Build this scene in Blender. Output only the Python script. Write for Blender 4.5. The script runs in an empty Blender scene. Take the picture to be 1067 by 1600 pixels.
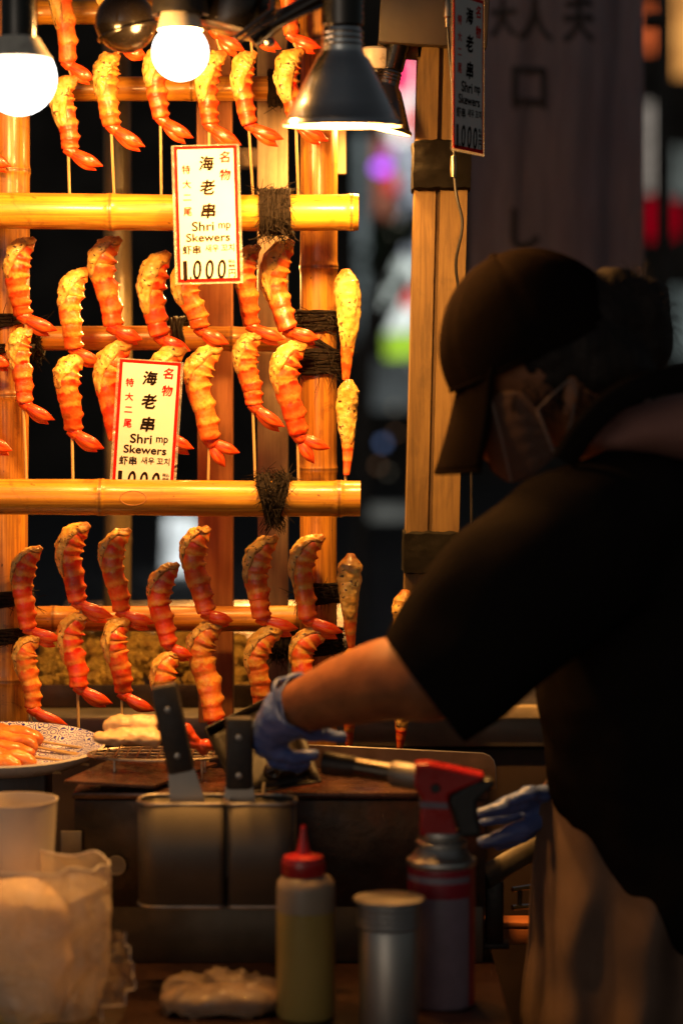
import bpy, bmesh, math, random
from mathutils import Vector, Matrix, noise, Quaternion
random.seed(7)
SC = bpy.context.scene
COL = SC.collection
PI = math.pi

# ------------------------------------------------------------------ camera, world, exposure
W0, H0, F = 1067.0, 1600.0, 3778.0
ZC, PITCH, FOCUS = 1.5, math.atan(200 / 3778.0), 2.90
cam = bpy.data.cameras.new('camera'); co = bpy.data.objects.new('camera', cam); COL.objects.link(co)
co.location = (0, 0, ZC); co.rotation_euler = (PI / 2 - PITCH, 0, 0)
cam.sensor_fit = 'VERTICAL'; cam.sensor_height = 36; cam.sensor_width = 24; cam.lens = 36 * F / H0
cam.clip_start = .05; cam.clip_end = 200
cam.dof.use_dof = True; cam.dof.focus_distance = FOCUS; cam.dof.aperture_fstop = 2.4
SC.camera = co
w = bpy.data.worlds.new('World'); SC.world = w; w.use_nodes = True
nt = w.node_tree; bg = nt.nodes['Background']
sky = nt.nodes.new('ShaderNodeTexSky'); sky.sky_type = 'NISHITA'; sky.sun_disc = False
sky.sun_elevation = math.radians(10); sky.sun_rotation = math.radians(200)
hsv = nt.nodes.new('ShaderNodeHueSaturation'); hsv.inputs['Saturation'].default_value = .45
nt.links.new(sky.outputs[0], hsv.inputs['Color']); nt.links.new(hsv.outputs[0], bg.inputs[0])
bg.inputs[1].default_value = .019
SC.view_settings.view_transform = 'Standard'; SC.view_settings.look = 'None'
SC.view_settings.exposure = .08; SC.view_settings.gamma = 1; SC.view_settings.use_curve_mapping = False
SC.cycles.use_denoising = True
SC.cycles.max_bounces = 6; SC.cycles.sample_clamp_indirect = 1.2; SC.cycles.caustics_reflective = False
LAMP = (1.0, .455, .10)      # warm bulb light
L_BULB, L_REFL = 270.0, 720.0

def P(px, py, d):
    u = (px - W0 / 2) / F; v = (H0 / 2 - py) / F
    f = Vector((0, math.cos(PITCH), -math.sin(PITCH))); up = Vector((0, math.sin(PITCH), math.cos(PITCH)))
    r = Vector((u, 0, 0)) + up * v + f
    return Vector((0, 0, ZC)) + r * (d / r.y)
def S(d): return d / F
def V(*a): return Vector(a)

# ------------------------------------------------------------------ materials
def newmat(name):
    m = bpy.data.materials.new(name); m.use_nodes = True
    return m, m.node_tree, m.node_tree.nodes['Principled BSDF']
def mapping(nt, scale=(1, 1, 1), src='Object'):
    tc = nt.nodes.new('ShaderNodeTexCoord'); mp = nt.nodes.new('ShaderNodeMapping')
    mp.inputs['Scale'].default_value = scale; nt.links.new(tc.outputs[src], mp.inputs[0]); return mp.outputs[0]
def noise_n(nt, vec, scale, detail=4, rough=.55, dist=0):
    n = nt.nodes.new('ShaderNodeTexNoise'); n.inputs['Scale'].default_value = scale
    n.inputs['Detail'].default_value = detail; n.inputs['Roughness'].default_value = rough
    n.inputs['Distortion'].default_value = dist
    nt.links.new(vec, n.inputs['Vector']); return n.outputs[0]
def ramp(nt, fac, stops):
    r = nt.nodes.new('ShaderNodeValToRGB'); e = r.color_ramp.elements
    while len(e) < len(stops): e.new(.5)
    for k, (p, c) in enumerate(stops):
        e[k].position = p; e[k].color = (*c, 1) if len(c) == 3 else c
    nt.links.new(fac, r.inputs[0]); return r.outputs[0]
def mix(nt, fac, a, b, mode='MIX'):
    m = nt.nodes.new('ShaderNodeMix'); m.data_type = 'RGBA'; m.blend_type = mode
    for sock, val in ((m.inputs[0], fac), (m.inputs[6], a), (m.inputs[7], b)):
        if hasattr(val, 'is_output'): nt.links.new(val, sock)
        elif isinstance(val, tuple): sock.default_value = (*val, 1)
        else: sock.default_value = val
    return m.outputs[2]
def mathn(nt, op, a, b=None, clamp=False):
    m = nt.nodes.new('ShaderNodeMath'); m.operation = op; m.use_clamp = clamp
    for sock, val in ((m.inputs[0], a), (m.inputs[1], b)):
        if val is None: continue
        if hasattr(val, 'is_output'): nt.links.new(val, sock)
        else: sock.default_value = val
    return m.outputs[0]
def bumpn(nt, bsdf, h, strength=.3, dist=.002):
    b = nt.nodes.new('ShaderNodeBump'); b.inputs['Strength'].default_value = strength
    b.inputs['Distance'].default_value = dist
    nt.links.new(h, b.inputs['Height']); nt.links.new(b.outputs[0], bsdf.inputs['Normal'])
def G(nt, o, i): nt.links.new(o, i)

def mat(name, c, rough=.5, metal=0, var=.2, scale=30, stretch=(1, 1, 1), bump=.2, bscale=120, bdist=.001, dirt=None, dirt_amt=.4, coat=0, sss=0, rvar=.15, spec=.5):
    m, nt, b = newmat(name); b.inputs['Specular IOR Level'].default_value = spec
    vec = mapping(nt, stretch)
    n = noise_n(nt, vec, scale)
    lo = tuple(x * (1 - var) for x in c); hi = tuple(min(1, x * (1 + var)) for x in c)
    col = ramp(nt, n, [(.3, lo), (.7, hi)])
    if dirt:
        n2 = noise_n(nt, vec, scale * .35, 6, .65, .5)
        f = ramp(nt, n2, [(.62 - dirt_amt * .35, (0, 0, 0)), (.75, (1, 1, 1))])
        col = mix(nt, f, col, dirt)
    G(nt, col, b.inputs['Base Color'])
    G(nt, ramp(nt, noise_n(nt, vec, scale * 1.7), [(.3, (rough - rvar * rough,) * 3), (.7, (min(1, rough + rvar),) * 3)]), b.inputs['Roughness'])
    b.inputs['Metallic'].default_value = metal
    if coat: b.inputs['Coat Weight'].default_value = coat; b.inputs['Coat Roughness'].default_value = .08
    if sss:
        b.inputs['Subsurface Weight'].default_value = sss; b.inputs['Subsurface Scale'].default_value = .006
        b.inputs['Subsurface Radius'].default_value = (1, .4, .2)
    if bump: bumpn(nt, b, noise_n(nt, vec, bscale, 5), bump, bdist)
    return m
def emis(name, c, s):
    m, nt, b = newmat(name)
    b.inputs['Base Color'].default_value = (c[0] * .15, c[1] * .15, c[2] * .15, 1); b.inputs['Specular IOR Level'].default_value = .1
    b.inputs['Emission Color'].default_value = (*c, 1); b.inputs['Emission Strength'].default_value = s
    m.cycles.emission_sampling = 'NONE'
    return m

def bamboo_mat(name, a, b_, dark, coat=.5):
    m, nt, b = newmat(name)
    v = mapping(nt, (1, 1, .03)); v2 = mapping(nt, (1, 1, 1))
    fib = noise_n(nt, v, 260, 5, .6); big = noise_n(nt, v2, 9, 4, .6, .4)
    col = mix(nt, ramp(nt, big, [(.35, (0, 0, 0)), (.68, (1, 1, 1))]), a, b_)
    col = mix(nt, ramp(nt, fib, [(.42, (.55,) * 3), (.56, (0, 0, 0))]), col, dark)
    sp = noise_n(nt, mapping(nt, (1, 1, .5)), 160, 2, .5)
    col = mix(nt, ramp(nt, sp, [(.73, (0, 0, 0)), (.77, (.8,) * 3)]), col, (.05, .025, .01))
    st = noise_n(nt, v2, 26, 5, .72, 1.4)
    col = mix(nt, ramp(nt, st, [(.55, (0, 0, 0)), (.70, (.8,) * 3)]), col, dark)
    nd = nt.nodes.new('ShaderNodeAttribute'); nd.attribute_name = 'node'
    col = mix(nt, mathn(nt, 'MULTIPLY', nd.outputs['Fac'], .75), col, (.06, .028, .01))
    G(nt, col, b.inputs['Base Color'])
    G(nt, ramp(nt, fib, [(.35, (.5,) * 3), (.65, (.26,) * 3)]), b.inputs['Roughness'])
    b.inputs['Coat Weight'].default_value = coat; b.inputs['Coat Roughness'].default_value = .16
    bumpn(nt, b, fib, .25, .0008)
    return m
def wood_mat(name, a, d, rough=.6, dirt=.35, zs=.06):
    m, nt, b = newmat(name)
    v = mapping(nt, (1, 1, zs)); v2 = mapping(nt, (1, 1, .5))
    gr = noise_n(nt, v, 130, 6, .62, .6); bl = noise_n(nt, v2, 24, 5, .65, .5)
    col = mix(nt, ramp(nt, gr, [(.35, (0, 0, 0)), (.65, (1, 1, 1))]), d, a)
    col = mix(nt, ramp(nt, bl, [(.5, (0, 0, 0)), (.72, (dirt,) * 3)]), col, tuple(x * .25 for x in d))
    G(nt, col, b.inputs['Base Color']); b.inputs['Roughness'].default_value = rough
    bumpn(nt, b, gr, .35, .001)
    return m
M = {}
M['bamboo'] = bamboo_mat('bamboo_varnished', (.74, .37, .035), (.60, .25, .02), (.26, .085, .01))
M['bamboo_old'] = bamboo_mat('bamboo_aged', (.58, .27, .035), (.42, .165, .02), (.15, .05, .01), .3)
M['bamboo_grey'] = bamboo_mat('bamboo_weathered', (.16, .12, .06), (.11, .085, .045), (.05, .04, .02), .1)
M['bamboo_cut'] = mat('bamboo_cut_end', (.5, .2, .06), .6, scale=90, var=.35)
M['plank_red'] = wood_mat('plank_reddish', (.42, .17, .06), (.26, .09, .03))
M['plank_grey'] = wood_mat('plank_greyed', (.30, .22, .14), (.19, .135, .085))
M['post_wood'] = wood_mat('post_pine', (.21, .125, .032), (.12, .065, .015), .6, .5)
M['dark_wood'] = wood_mat('counter_dark', (.035, .014, .007), (.016, .007, .004), .32, .4)
M['fibre'] = mat('black_palm_rope', (.014, .010, .008), .9, spec=.15, scale=200, var=.5)
M['tape'] = mat('black_tape', (.008, .007, .006), .9, spec=.1, scale=60, bump=.5, bscale=50, bdist=.003)
M['stick'] = wood_mat('skewer_stick', (.66, .44, .2), (.46, .28, .1), .6, .1)
M['black_gloss'] = mat('black_gloss_enamel', (.004, .003, .0025), .2, spec=.3, scale=20, coat=.6, bump=.03)
M['black_plastic'] = mat('black_plastic', (.016, .014, .013), .42, scale=60, bump=.15)
M['black_handle'] = mat('black_handle', (.02, .016, .013), .5, scale=90, bump=.3, dirt=(.06, .035, .02), dirt_amt=.2)
M['ceramic'] = mat('lamp_ceramic', (.72, .66, .55), .4, scale=60, var=.12, dirt=(.25, .14, .06), dirt_amt=.1)
M['chrome'] = mat('chrome', (.66, .63, .58), .15, 1, scale=15, var=.08, bump=.05, rvar=.08)
M['dark_chrome'] = mat('dark_chrome', (.22, .2, .2), .2, 1, scale=15, var=.2, bump=.05)
M['reflector'] = mat('reflector_inner', (.9, .85, .75), .3, .6, scale=30, var=.05, bump=0)
M['steel'] = mat('brushed_steel', (.42, .39, .35), .34, .9, scale=14, var=.2, stretch=(1, 1, .2), bump=.1, dirt=(.10, .06, .035), dirt_amt=.25)
M['steel_dull'] = mat('dull_steel', (.26, .23, .19), .45, .8, scale=12, var=.3, bump=.15, dirt=(.05, .03, .02), dirt_amt=.4)
M['blackened'] = mat('burnt_steel', (.03, .02, .015), .38, .4, scale=22, var=.6, bump=.5, bscale=60, bdist=.002, dirt=(.10, .035, .015), dirt_amt=.35)
M['grease'] = mat('greasy_griddle', (.085, .04, .028), .22, .4, scale=25, var=.5, bump=.25, bscale=50, dirt=(.02, .012, .01), dirt_amt=.4)
M['wire'] = mat('wire_metal', (.5, .42, .34), .3, 1, scale=60, dirt=(.08, .03, .01), dirt_amt=.3)
M['skin'] = mat('skin', (.30, .105, .038), .5, scale=38, var=.25, bump=.45, bscale=190, bdist=.0016, sss=.05, dirt=(.16, .05, .02), dirt_amt=.3)
M['hair'] = mat('dark_hair', (.016, .010, .007), .6, spec=.25, scale=160, stretch=(1, 1, .15), var=.5, bump=.5, bscale=240)
M['cap'] = mat('cap_cloth', (.009, .006, .0048), .95, spec=0, scale=400, var=.25, bump=.3, bscale=700)
M['shirt'] = mat('black_tshirt', (.012, .0095, .0085), .95, spec=0, scale=500, var=.25, bump=.3, bscale=700)
M['trousers'] = mat('dark_trousers', (.015, .014, .016), .85, scale=300)
M['undershirt'] = mat('pink_collar', (.30, .13, .10), .8, scale=300, var=.08, bump=.2, bscale=500)
M['mask'] = mat('mask_cloth', (.07, .028, .015), .75, scale=200, var=.08, bump=.25, bscale=300)
M['mask_edge'] = mat('mask_edge', (.22, .14, .11), .7, scale=200, var=.06)
M['apron'] = mat('canvas_apron', (.13, .075, .05), .9, scale=25, var=.14, bump=.35, bscale=500, bdist=.001)
M['glove'] = mat('blue_nitrile_glove', (.10, .155, .42), .36, scale=30, var=.08, bump=.8, bscale=70, bdist=.004)
M['red_plastic'] = mat('red_plastic', (.42, .010, .008), .25, scale=30, var=.12, bump=.05, coat=.3)
M['brass'] = mat('torch_tube', (.5, .38, .25), .25, 1, scale=30)
M['white_paint'] = mat('can_label', (.22, .155, .19), .35, scale=60, var=.1, bump=.03)
M['label_red'] = mat('can_label_red', (.30, .012, .025), .35, scale=60, var=.15, bump=.03)
M['white_plastic'] = mat('white_plastic', (.74, .66, .56), .45, scale=20, var=.06, bump=.05)
M['paper'] = mat('sign_paper', (.74, .72, .68), .75, spec=.15, scale=40, var=.03, bump=.04)
M['sign_red'] = mat('sign_red_ink', (.72, .008, .005), .8, spec=.08, scale=60, var=.08, bump=0)
M['sign_black'] = mat('sign_black_ink', (.012, .007, .005), .85, spec=.05, scale=60, var=.3, bump=0)
M['street'] = mat('street_asphalt', (.05, .048, .046), .7, scale=6, var=.4, bscale=90)
M['far_wall'] = mat('far_dark_wall', (.02, .017, .014), .9, scale=1.5, var=.7, bump=0)
M['banner'] = mat('banner_cloth', (.155, .135, .165), .85, scale=90, stretch=(1, 1, .1), var=.16, bump=.3, bscale=400)
M['banner_ink'] = mat('banner_ink', (.03, .027, .032), .85, scale=60, var=.2, bump=0)
M['fried'] = mat('fried_batter', (.92, .50, .09), .6, scale=2.2, var=.4, bump=1, bscale=5, bdist=.25, dirt=(.34, .12, .02), dirt_amt=.35)
M['squid'] = mat('pale_seafood', (.82, .56, .30), .35, scale=40, var=.12, bump=.5, bscale=70, bdist=.003, sss=.2, coat=.3)
M['cooked'] = mat('browned_meat', (.62, .22, .06), .35, scale=90, var=.5, bump=1, bscale=120, bdist=.004, coat=.4)
M['sauce'] = mat('wet_sauce', (.045, .018, .008), .12, scale=60, var=.5, bump=1, bscale=80, bdist=.004, coat=.6)
M['grey_cloth'] = mat('grey_sheet', (.35, .37, .36), .8, scale=8, var=.3)
M['dark_panel'] = mat('dark_panel', (.035, .026, .02), .5, scale=10, var=.4)
def lit_glass(name, c, s):
    # frosted lit glass: glows and lets the filament's light (the lamp's point light inside it) through
    m = bpy.data.materials.new(name); m.use_nodes = True; nt = m.node_tree
    out = nt.nodes['Material Output']; nt.nodes.remove(nt.nodes['Principled BSDF'])
    e = nt.nodes.new('ShaderNodeEmission'); e.inputs[0].default_value = (*c, 1); e.inputs[1].default_value = s
    t = nt.nodes.new('ShaderNodeBsdfTransparent'); a = nt.nodes.new('ShaderNodeAddShader')
    G(nt, e.outputs[0], a.inputs[0]); G(nt, t.outputs[0], a.inputs[1]); G(nt, a.outputs[0], out.inputs[0])
    m.cycles.emission_sampling = 'NONE'
    return m
M['bulb_glow'] = lit_glass('bulb_glow', (1, .96, .9), 3.0)
M['refl_glow'] = lit_glass('reflector_bulb_glow', (1, .85, .5), 3.0)

def shrimp_mat():
    m, nt, b = newmat('grilled_shrimp')
    uv = nt.nodes.new('ShaderNodeUVMap'); uv.uv_map = 'UVMap'
    sx = nt.nodes.new('ShaderNodeSeparateXYZ'); G(nt, uv.outputs[0], sx.inputs[0])
    vec = mapping(nt); info = nt.nodes.new('ShaderNodeObjectInfo')
    nz = noise_n(nt, vec, 75, 5, .6, .5); nz2 = noise_n(nt, vec, 240, 4, .6)
    wob = mathn(nt, 'MULTIPLY', mathn(nt, 'SUBTRACT', nz, .5), 1.8)
    ph = mathn(nt, 'FRACT', mathn(nt, 'ADD', mathn(nt, 'MULTIPLY', sx.outputs[1], 7.0), mathn(nt, 'MULTIPLY', wob, .5)))
    band = ramp(nt, ph, [(0, (.95,) * 3), (.34, (.78,) * 3), (.56, (.20,) * 3), (.72, (.18,) * 3), (.90, (.95,) * 3)])
    band = mathn(nt, 'MULTIPLY', band, .82)
    bandf = mathn(nt, 'ADD', band, mathn(nt, 'ADD', mathn(nt, 'MULTIPLY', wob, .8), mathn(nt, 'MULTIPLY', mathn(nt, 'SUBTRACT', info.outputs['Random'], .5), .35)), True)
    base = mix(nt, ramp(nt, nz2, [(.35, (0, 0, 0)), (.65, (1, 1, 1))]), (.88, .30, .03), (.93, .54, .10))
    col = mix(nt, bandf, base, (.76, .022, .003))
    low = ramp(nt, mathn(nt, 'ADD', sx.outputs[1], mathn(nt, 'MULTIPLY', info.outputs['Random'], .25)), [(.74, (0, 0, 0)), (1.15, (.6,) * 3)])
    col = mix(nt, low, col, (.78, .05, .006))
    ch = ramp(nt, noise_n(nt, vec, 130, 3, .5), [(.70, (0, 0, 0)), (.76, (.7,) * 3)])
    col = mix(nt, ch, col, (.16, .03, .01))
    G(nt, col, b.inputs['Base Color']); b.inputs['Roughness'].default_value = .38
    b.inputs['Coat Weight'].default_value = .3; b.inputs['Coat Roughness'].default_value = .2
    b.inputs['Subsurface Weight'].default_value = .1; b.inputs['Subsurface Scale'].default_value = .005
    b.inputs['Subsurface Radius'].default_value = (1, .4, .2)
    bumpn(nt, b, nz2, .5, .0015)
    return m
def tail_mat():
    m, nt, b = newmat('shrimp_tail'); vec = mapping(nt)
    uv = nt.nodes.new('ShaderNodeUVMap'); uv.uv_map = 'UVMap'
    mp = nt.nodes.new('ShaderNodeMapping'); mp.inputs['Scale'].default_value = (14, 1.2, 1); G(nt, uv.outputs[0], mp.inputs[0])
    n = noise_n(nt, mp.outputs[0], 2.2, 3); n2 = noise_n(nt, vec, 140, 4)
    col = mix(nt, ramp(nt, n, [(.4, (0, 0, 0)), (.62, (.8,) * 3)]), (.72, .025, .004), (.85, .17, .025))
    col = mix(nt, ramp(nt, n2, [(.58, (0, 0, 0)), (.75, (.6,) * 3)]), col, (.45, .02, .01))
    G(nt, col, b.inputs['Base Color']); b.inputs['Roughness'].default_value = .28
    b.inputs['Coat Weight'].default_value = .4; bumpn(nt, b, n, .4, .001)
    return m
def batter_mat():
    m, nt, b = newmat('seared_cream_coating'); vec = mapping(nt)
    n = noise_n(nt, vec, 60, 5, .6)
    col = ramp(nt, n, [(.3, (.72, .32, .035)), (.5, (.88, .54, .12)), (.75, (.95, .75, .30))])
    sp = noise_n(nt, vec, 190, 3, .5, .6); big = noise_n(nt, vec, 50, 2)
    spf = ramp(nt, mathn(nt, 'ADD', sp, mathn(nt, 'MULTIPLY', big, .35)), [(.795, (0, 0, 0)), (.85, (.92,) * 3)])
    col = mix(nt, spf, col, (.05, .022, .008))
    br = ramp(nt, noise_n(nt, vec, 70, 5, .65, .8), [(.52, (0, 0, 0)), (.70, (.75,) * 3)])
    col = mix(nt, br, col, (.50, .17, .025))
    uv = nt.nodes.new('ShaderNodeUVMap'); uv.uv_map = 'UVMap'; sx = nt.nodes.new('ShaderNodeSeparateXYZ'); G(nt, uv.outputs[0], sx.inputs[0])
    edge = mathn(nt, 'ADD', ramp(nt, sx.outputs[1], [(0, (.55,) * 3), (.3, (0, 0, 0)), (.75, (0, 0, 0)), (1, (.35,) * 3)]), ramp(nt, sx.outputs[0], [(0, (.5,) * 3), (.16, (0, 0, 0)), (.84, (0, 0, 0)), (1, (.5,) * 3)]))
    ef = ramp(nt, mathn(nt, 'ADD', mathn(nt, 'MULTIPLY', edge, .8), mathn(nt, 'MULTIPLY', noise_n(nt, vec, 120, 4, .6), .9)), [(.58, (0, 0, 0)), (.86, (.85,) * 3)])
    col = mix(nt, ef, col, (.34, .09, .012))
    G(nt, col, b.inputs['Base Color']); b.inputs['Roughness'].default_value = .42; b.inputs['Coat Weight'].default_value = .25
    b.inputs['Subsurface Weight'].default_value = .1; b.inputs['Subsurface Scale'].default_value = .005
    bumpn(nt, b, noise_n(nt, vec, 150, 5, .65), .6, .002)
    return m
M['shrimp'] = shrimp_mat(); M['tail'] = tail_mat(); M['batter'] = batter_mat()

def film_mat(name, c, alpha, rough=.25):
    m = bpy.data.materials.new(name); m.use_nodes = True; nt = m.node_tree; b = nt.nodes['Principled BSDF']
    out = nt.nodes['Material Output']; vec = mapping(nt)
    b.inputs['Base Color'].default_value = (*c, 1); b.inputs['Roughness'].default_value = rough
    rg = mathn(nt, 'ABSOLUTE', mathn(nt, 'SUBTRACT', noise_n(nt, vec, 17, 3, .55, .5), .5)); bumpn(nt, b, rg, 1, .03)
    tr = nt.nodes.new('ShaderNodeBsdfTransparent'); tl = nt.nodes.new('ShaderNodeBsdfTranslucent')
    tl.inputs[0].default_value = (*c, 1)
    m1 = nt.nodes.new('ShaderNodeMixShader'); m1.inputs[0].default_value = .35
    m2 = nt.nodes.new('ShaderNodeMixShader')
    f = ramp(nt, noise_n(nt, vec, 14, 4, .6, .8), [(.35, (max(0, alpha - .12),) * 3), (.7, (min(1, alpha + .15),) * 3)])
    G(nt, b.outputs[0], m1.inputs[1]); G(nt, tl.outputs[0], m1.inputs[2])
    G(nt, f, m2.inputs[0]); G(nt, tr.outputs[0], m2.inputs[1]); G(nt, m1.outputs[0], m2.inputs[2])
    G(nt, m2.outputs[0], out.inputs[0])
    return m
M['bag'] = film_mat('clear_bag_film', (.92, .78, .6), .52, .16)
M['wrap'] = film_mat('cling_wrap_film', (.5, .38, .28), .36, .12); M['wrap'].node_tree.nodes['Principled BSDF'].inputs['Coat Weight'].default_value = 1
M['laminate'] = film_mat('laminate_film', (.9, .85, .8), .25, .1)
M['bottle'] = mat('squeeze_bottle', (.34, .25, .17), .35, scale=12, var=.05, bump=.05, sss=.3)
M['bottle_oil'] = mat('squeeze_bottle_filled', (.42, .29, .08), .3, scale=12, var=.08, bump=.05, sss=.3)

def perforated():
    m, nt, b = newmat('perforated_steel')
    uv = nt.nodes.new('ShaderNodeUVMap'); uv.uv_map = 'UVMap'
    mp = nt.nodes.new('ShaderNodeMapping'); mp.inputs['Scale'].default_value = (1, 1, 1); G(nt, uv.outputs[0], mp.inputs[0])
    vo = nt.nodes.new('ShaderNodeTexVoronoi'); vo.inputs['Scale'].default_value = 330; vo.inputs['Randomness'].default_value = 0
    G(nt, mp.outputs[0], vo.inputs['Vector'])
    hole = ramp(nt, vo.outputs['Distance'], [(.26, (1, 1, 1)), (.34, (0, 0, 0))])
    vec = mapping(nt)
    col = mix(nt, noise_n(nt, vec, 25), (.11, .095, .08), (.20, .17, .14))
    G(nt, mix(nt, hole, col, (.01, .008, .006)), b.inputs['Base Color'])
    G(nt, mathn(nt, 'SUBTRACT', .6, mathn(nt, 'MULTIPLY', hole, .6)), b.inputs['Metallic'])
    b.inputs['Roughness'].default_value = .55
    return m
M['perforated'] = perforated()

def plate_mat():
    m, nt, b = newmat('blue_wave_plate'); vec = mapping(nt)
    vo = nt.nodes.new('ShaderNodeTexVoronoi'); vo.inputs['Scale'].default_value = 95; vo.inputs['Randomness'].default_value = .55
    G(nt, vec, vo.inputs['Vector'])
    rings = mathn(nt, 'FRACT', mathn(nt, 'MULTIPLY', vo.outputs['Distance'], 4.2))
    f = ramp(nt, rings, [(.40, (0, 0, 0)), (.5, (1, 1, 1)), (.8, (1, 1, 1)), (.9, (0, 0, 0))])
    col = mix(nt, f, (.80, .76, .80), (.035, .045, .42))
    G(nt, col, b.inputs['Base Color']); b.inputs['Roughness'].default_value = .18
    return m
M['plate'] = plate_mat()
M['plate_white'] = mat('plate_glaze', (.75, .68, .6), .2, scale=20, var=.05, bump=0)

_nt = M['glove'].node_tree; _b = _nt.nodes['Principled BSDF']
bumpn(_nt, _b, mathn(_nt, 'ABSOLUTE', mathn(_nt, 'SUBTRACT', noise_n(_nt, mapping(_nt, (1, 1, 2.2)), 38, 2, .5, .4), .5)), .5, .006)
# ------------------------------------------------------------------ mesh helpers
def setp(o, label=None, cat=None, group=None, kind=None):
    if label: o['label'] = label
    if cat: o['category'] = cat
    if group: o['group'] = group
    if kind: o['kind'] = kind
    return o
def empty(name, loc, label, cat, group=None, rot=None):
    o = bpy.data.objects.new(name, None); COL.objects.link(o); o.location = loc
    if rot: o.rotation_euler = rot
    o.empty_display_size = .02
    return setp(o, label, cat, group)
def link(name, me, m=None, parent=None, loc=None, smooth=True):
    """mesh in world coordinates (or in its own, when loc is given)"""
    if m is not None and not me.materials: me.materials.append(m)
    o = bpy.data.objects.new(name, me); COL.objects.link(o)
    if loc is not None: o.location = loc
    elif parent is None:
        pass
    if parent is not None:
        o.parent = parent
        bpy.context.view_layer.update() if False else None
        o.matrix_parent_inverse = Matrix.Identity(4)
        if loc is None:
            pm = parent_world(parent)
            o.matrix_basis = pm.inverted()
    if smooth:
        for p in me.polygons: p.use_smooth = True
    return o
def parent_world(p):
    m = Matrix.LocRotScale(p.location, p.rotation_euler if p.rotation_mode == 'XYZ' else p.rotation_quaternion, p.scale)
    return parent_world(p.parent) @ m if p.parent else m
def recentre(o):
    """move origin to the mesh centre"""
    me = o.data
    c = sum((v.co for v in me.vertices), Vector()) / max(1, len(me.vertices))
    me.transform(Matrix.Translation(-c)); o.matrix_basis = o.matrix_basis @ Matrix.Translation(c)
    return o
class MB:
    def __init__(s): s.v = []; s.f = []; s.uv = {}; s.mi = []; s.cm = 0; s.at = {}
    def add(s, vs, fs, uvs=None):
        k = len(s.v); s.v += [Vector(x) for x in vs]
        for i, f in enumerate(fs): s.f.append([a + k for a in f]); s.mi.append(s.cm)
        if uvs:
            for i, u in enumerate(uvs): s.uv[k + i] = u
        return k
    def box(s, c, h, rot=None, bev=.0):
        c = Vector(c)
        vs = []
        b = min(bev, min(h) * .9)
        bm = bmesh.new(); bmesh.ops.create_cube(bm, size=2)
        bmesh.ops.scale(bm, vec=h, verts=bm.verts)
        if b > 0: bmesh.ops.bevel(bm, geom=list(bm.edges), offset=b, segments=2, affect='EDGES', profile=.5)
        bm.verts.index_update()
        R = rot or Matrix.Identity(3)
        s.add([c + R @ v.co for v in bm.verts], [[v.index for v in f.verts] for f in bm.faces]); bm.free()
    def tube(s, pts, rad, n=10, cap=True, flat=1.0, ref=None, uvlen=None):
        pts = [Vector(p) for p in pts]
        if not hasattr(rad, '__len__'): rad = [rad] * len(pts)
        T = [(pts[min(i + 1, len(pts) - 1)] - pts[max(i - 1, 0)]).normalized() for i in range(len(pts))]
        up = Vector(ref) if ref is not None else (Vector((0, 1, 0)) if abs(T[0].y) < .9 else Vector((1, 0, 0)))
        N = (T[0].cross(up)).normalized(); vs = []; uvs = []
        for i, p in enumerate(pts):
            if ref is not None: N = T[i].cross(up).normalized()
            else:
                N = (N - T[i] * N.dot(T[i])).normalized()
            B = T[i].cross(N).normalized()
            for k in range(n):
                a = 2 * PI * k / n
                vs.append(p + (N * math.cos(a) + B * math.sin(a) * flat) * rad[i]); uvs.append((k / n, i / (len(pts) - 1)))
        fs = [[i * n + k, i * n + (k + 1) % n, (i + 1) * n + (k + 1) % n, (i + 1) * n + k] for i in range(len(pts) - 1) for k in range(n)]
        if cap: fs += [list(range(n))[::-1], [(len(pts) - 1) * n + k for k in range(n)]]
        return s.add(vs, fs, uvs)
    def lathe(s, prof, n=32, o=(0, 0, 0), M_=None, sy=1.0):
        o = Vector(o); vs = []; uvs = []; tot = 0
        for i, (r, z) in enumerate(prof):
            if i: tot += math.hypot(r - prof[i - 1][0], z - prof[i - 1][1])
            for k in range(n):
                a = 2 * PI * k / n; q = Vector((r * math.cos(a), r * sy * math.sin(a), z))
                vs.append(o + (M_ @ q if M_ else q)); uvs.append((k / n * .3, tot))
        fs = [[i * n + k, i * n + (k + 1) % n, (i + 1) * n + (k + 1) % n, (i + 1) * n + k] for i in range(len(prof) - 1) for k in range(n)]
        return s.add(vs, fs, uvs)
    def sphere(s, c, r, R=None, seg=20, rings=12):
        r = (r, r, r) if not hasattr(r, '__len__') else r
        prof = []
        vs = []; c = Vector(c); R = R or Matrix.Identity(3)
        vs.append(c + R @ Vector((0, 0, r[2])))
        for i in range(1, rings):
            t = PI * i / rings
            for k in range(seg):
                a = 2 * PI * k / seg
                vs.append(c + R @ Vector((r[0] * math.sin(t) * math.cos(a), r[1] * math.sin(t) * math.sin(a), r[2] * math.cos(t))))
        vs.append(c + R @ Vector((0, 0, -r[2])))
        fs = [[0, 1 + k, 1 + (k + 1) % seg] for k in range(seg)]
        for i in range(rings - 2):
            a = 1 + i * seg
            fs += [[a + k, a + seg + k, a + seg + (k + 1) % seg, a + (k + 1) % seg] for k in range(seg)]
        a = 1 + (rings - 2) * seg
        fs += [[a + k, len(vs) - 1, a + (k + 1) % seg] for k in range(seg)]
        s.add(vs, fs)
    def prism(s, poly, y0, y1):
        """poly = list of world (x,z); extruded in y"""
        n = len(poly)
        vs = [Vector((x, y0, z)) for x, z in poly] + [Vector((x, y1, z)) for x, z in poly]
        s.add(vs, [list(range(n)), list(range(n, 2 * n))[::-1]] + [[i, i + n, (i + 1) % n + n, (i + 1) % n] for i in range(n)])
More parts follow.
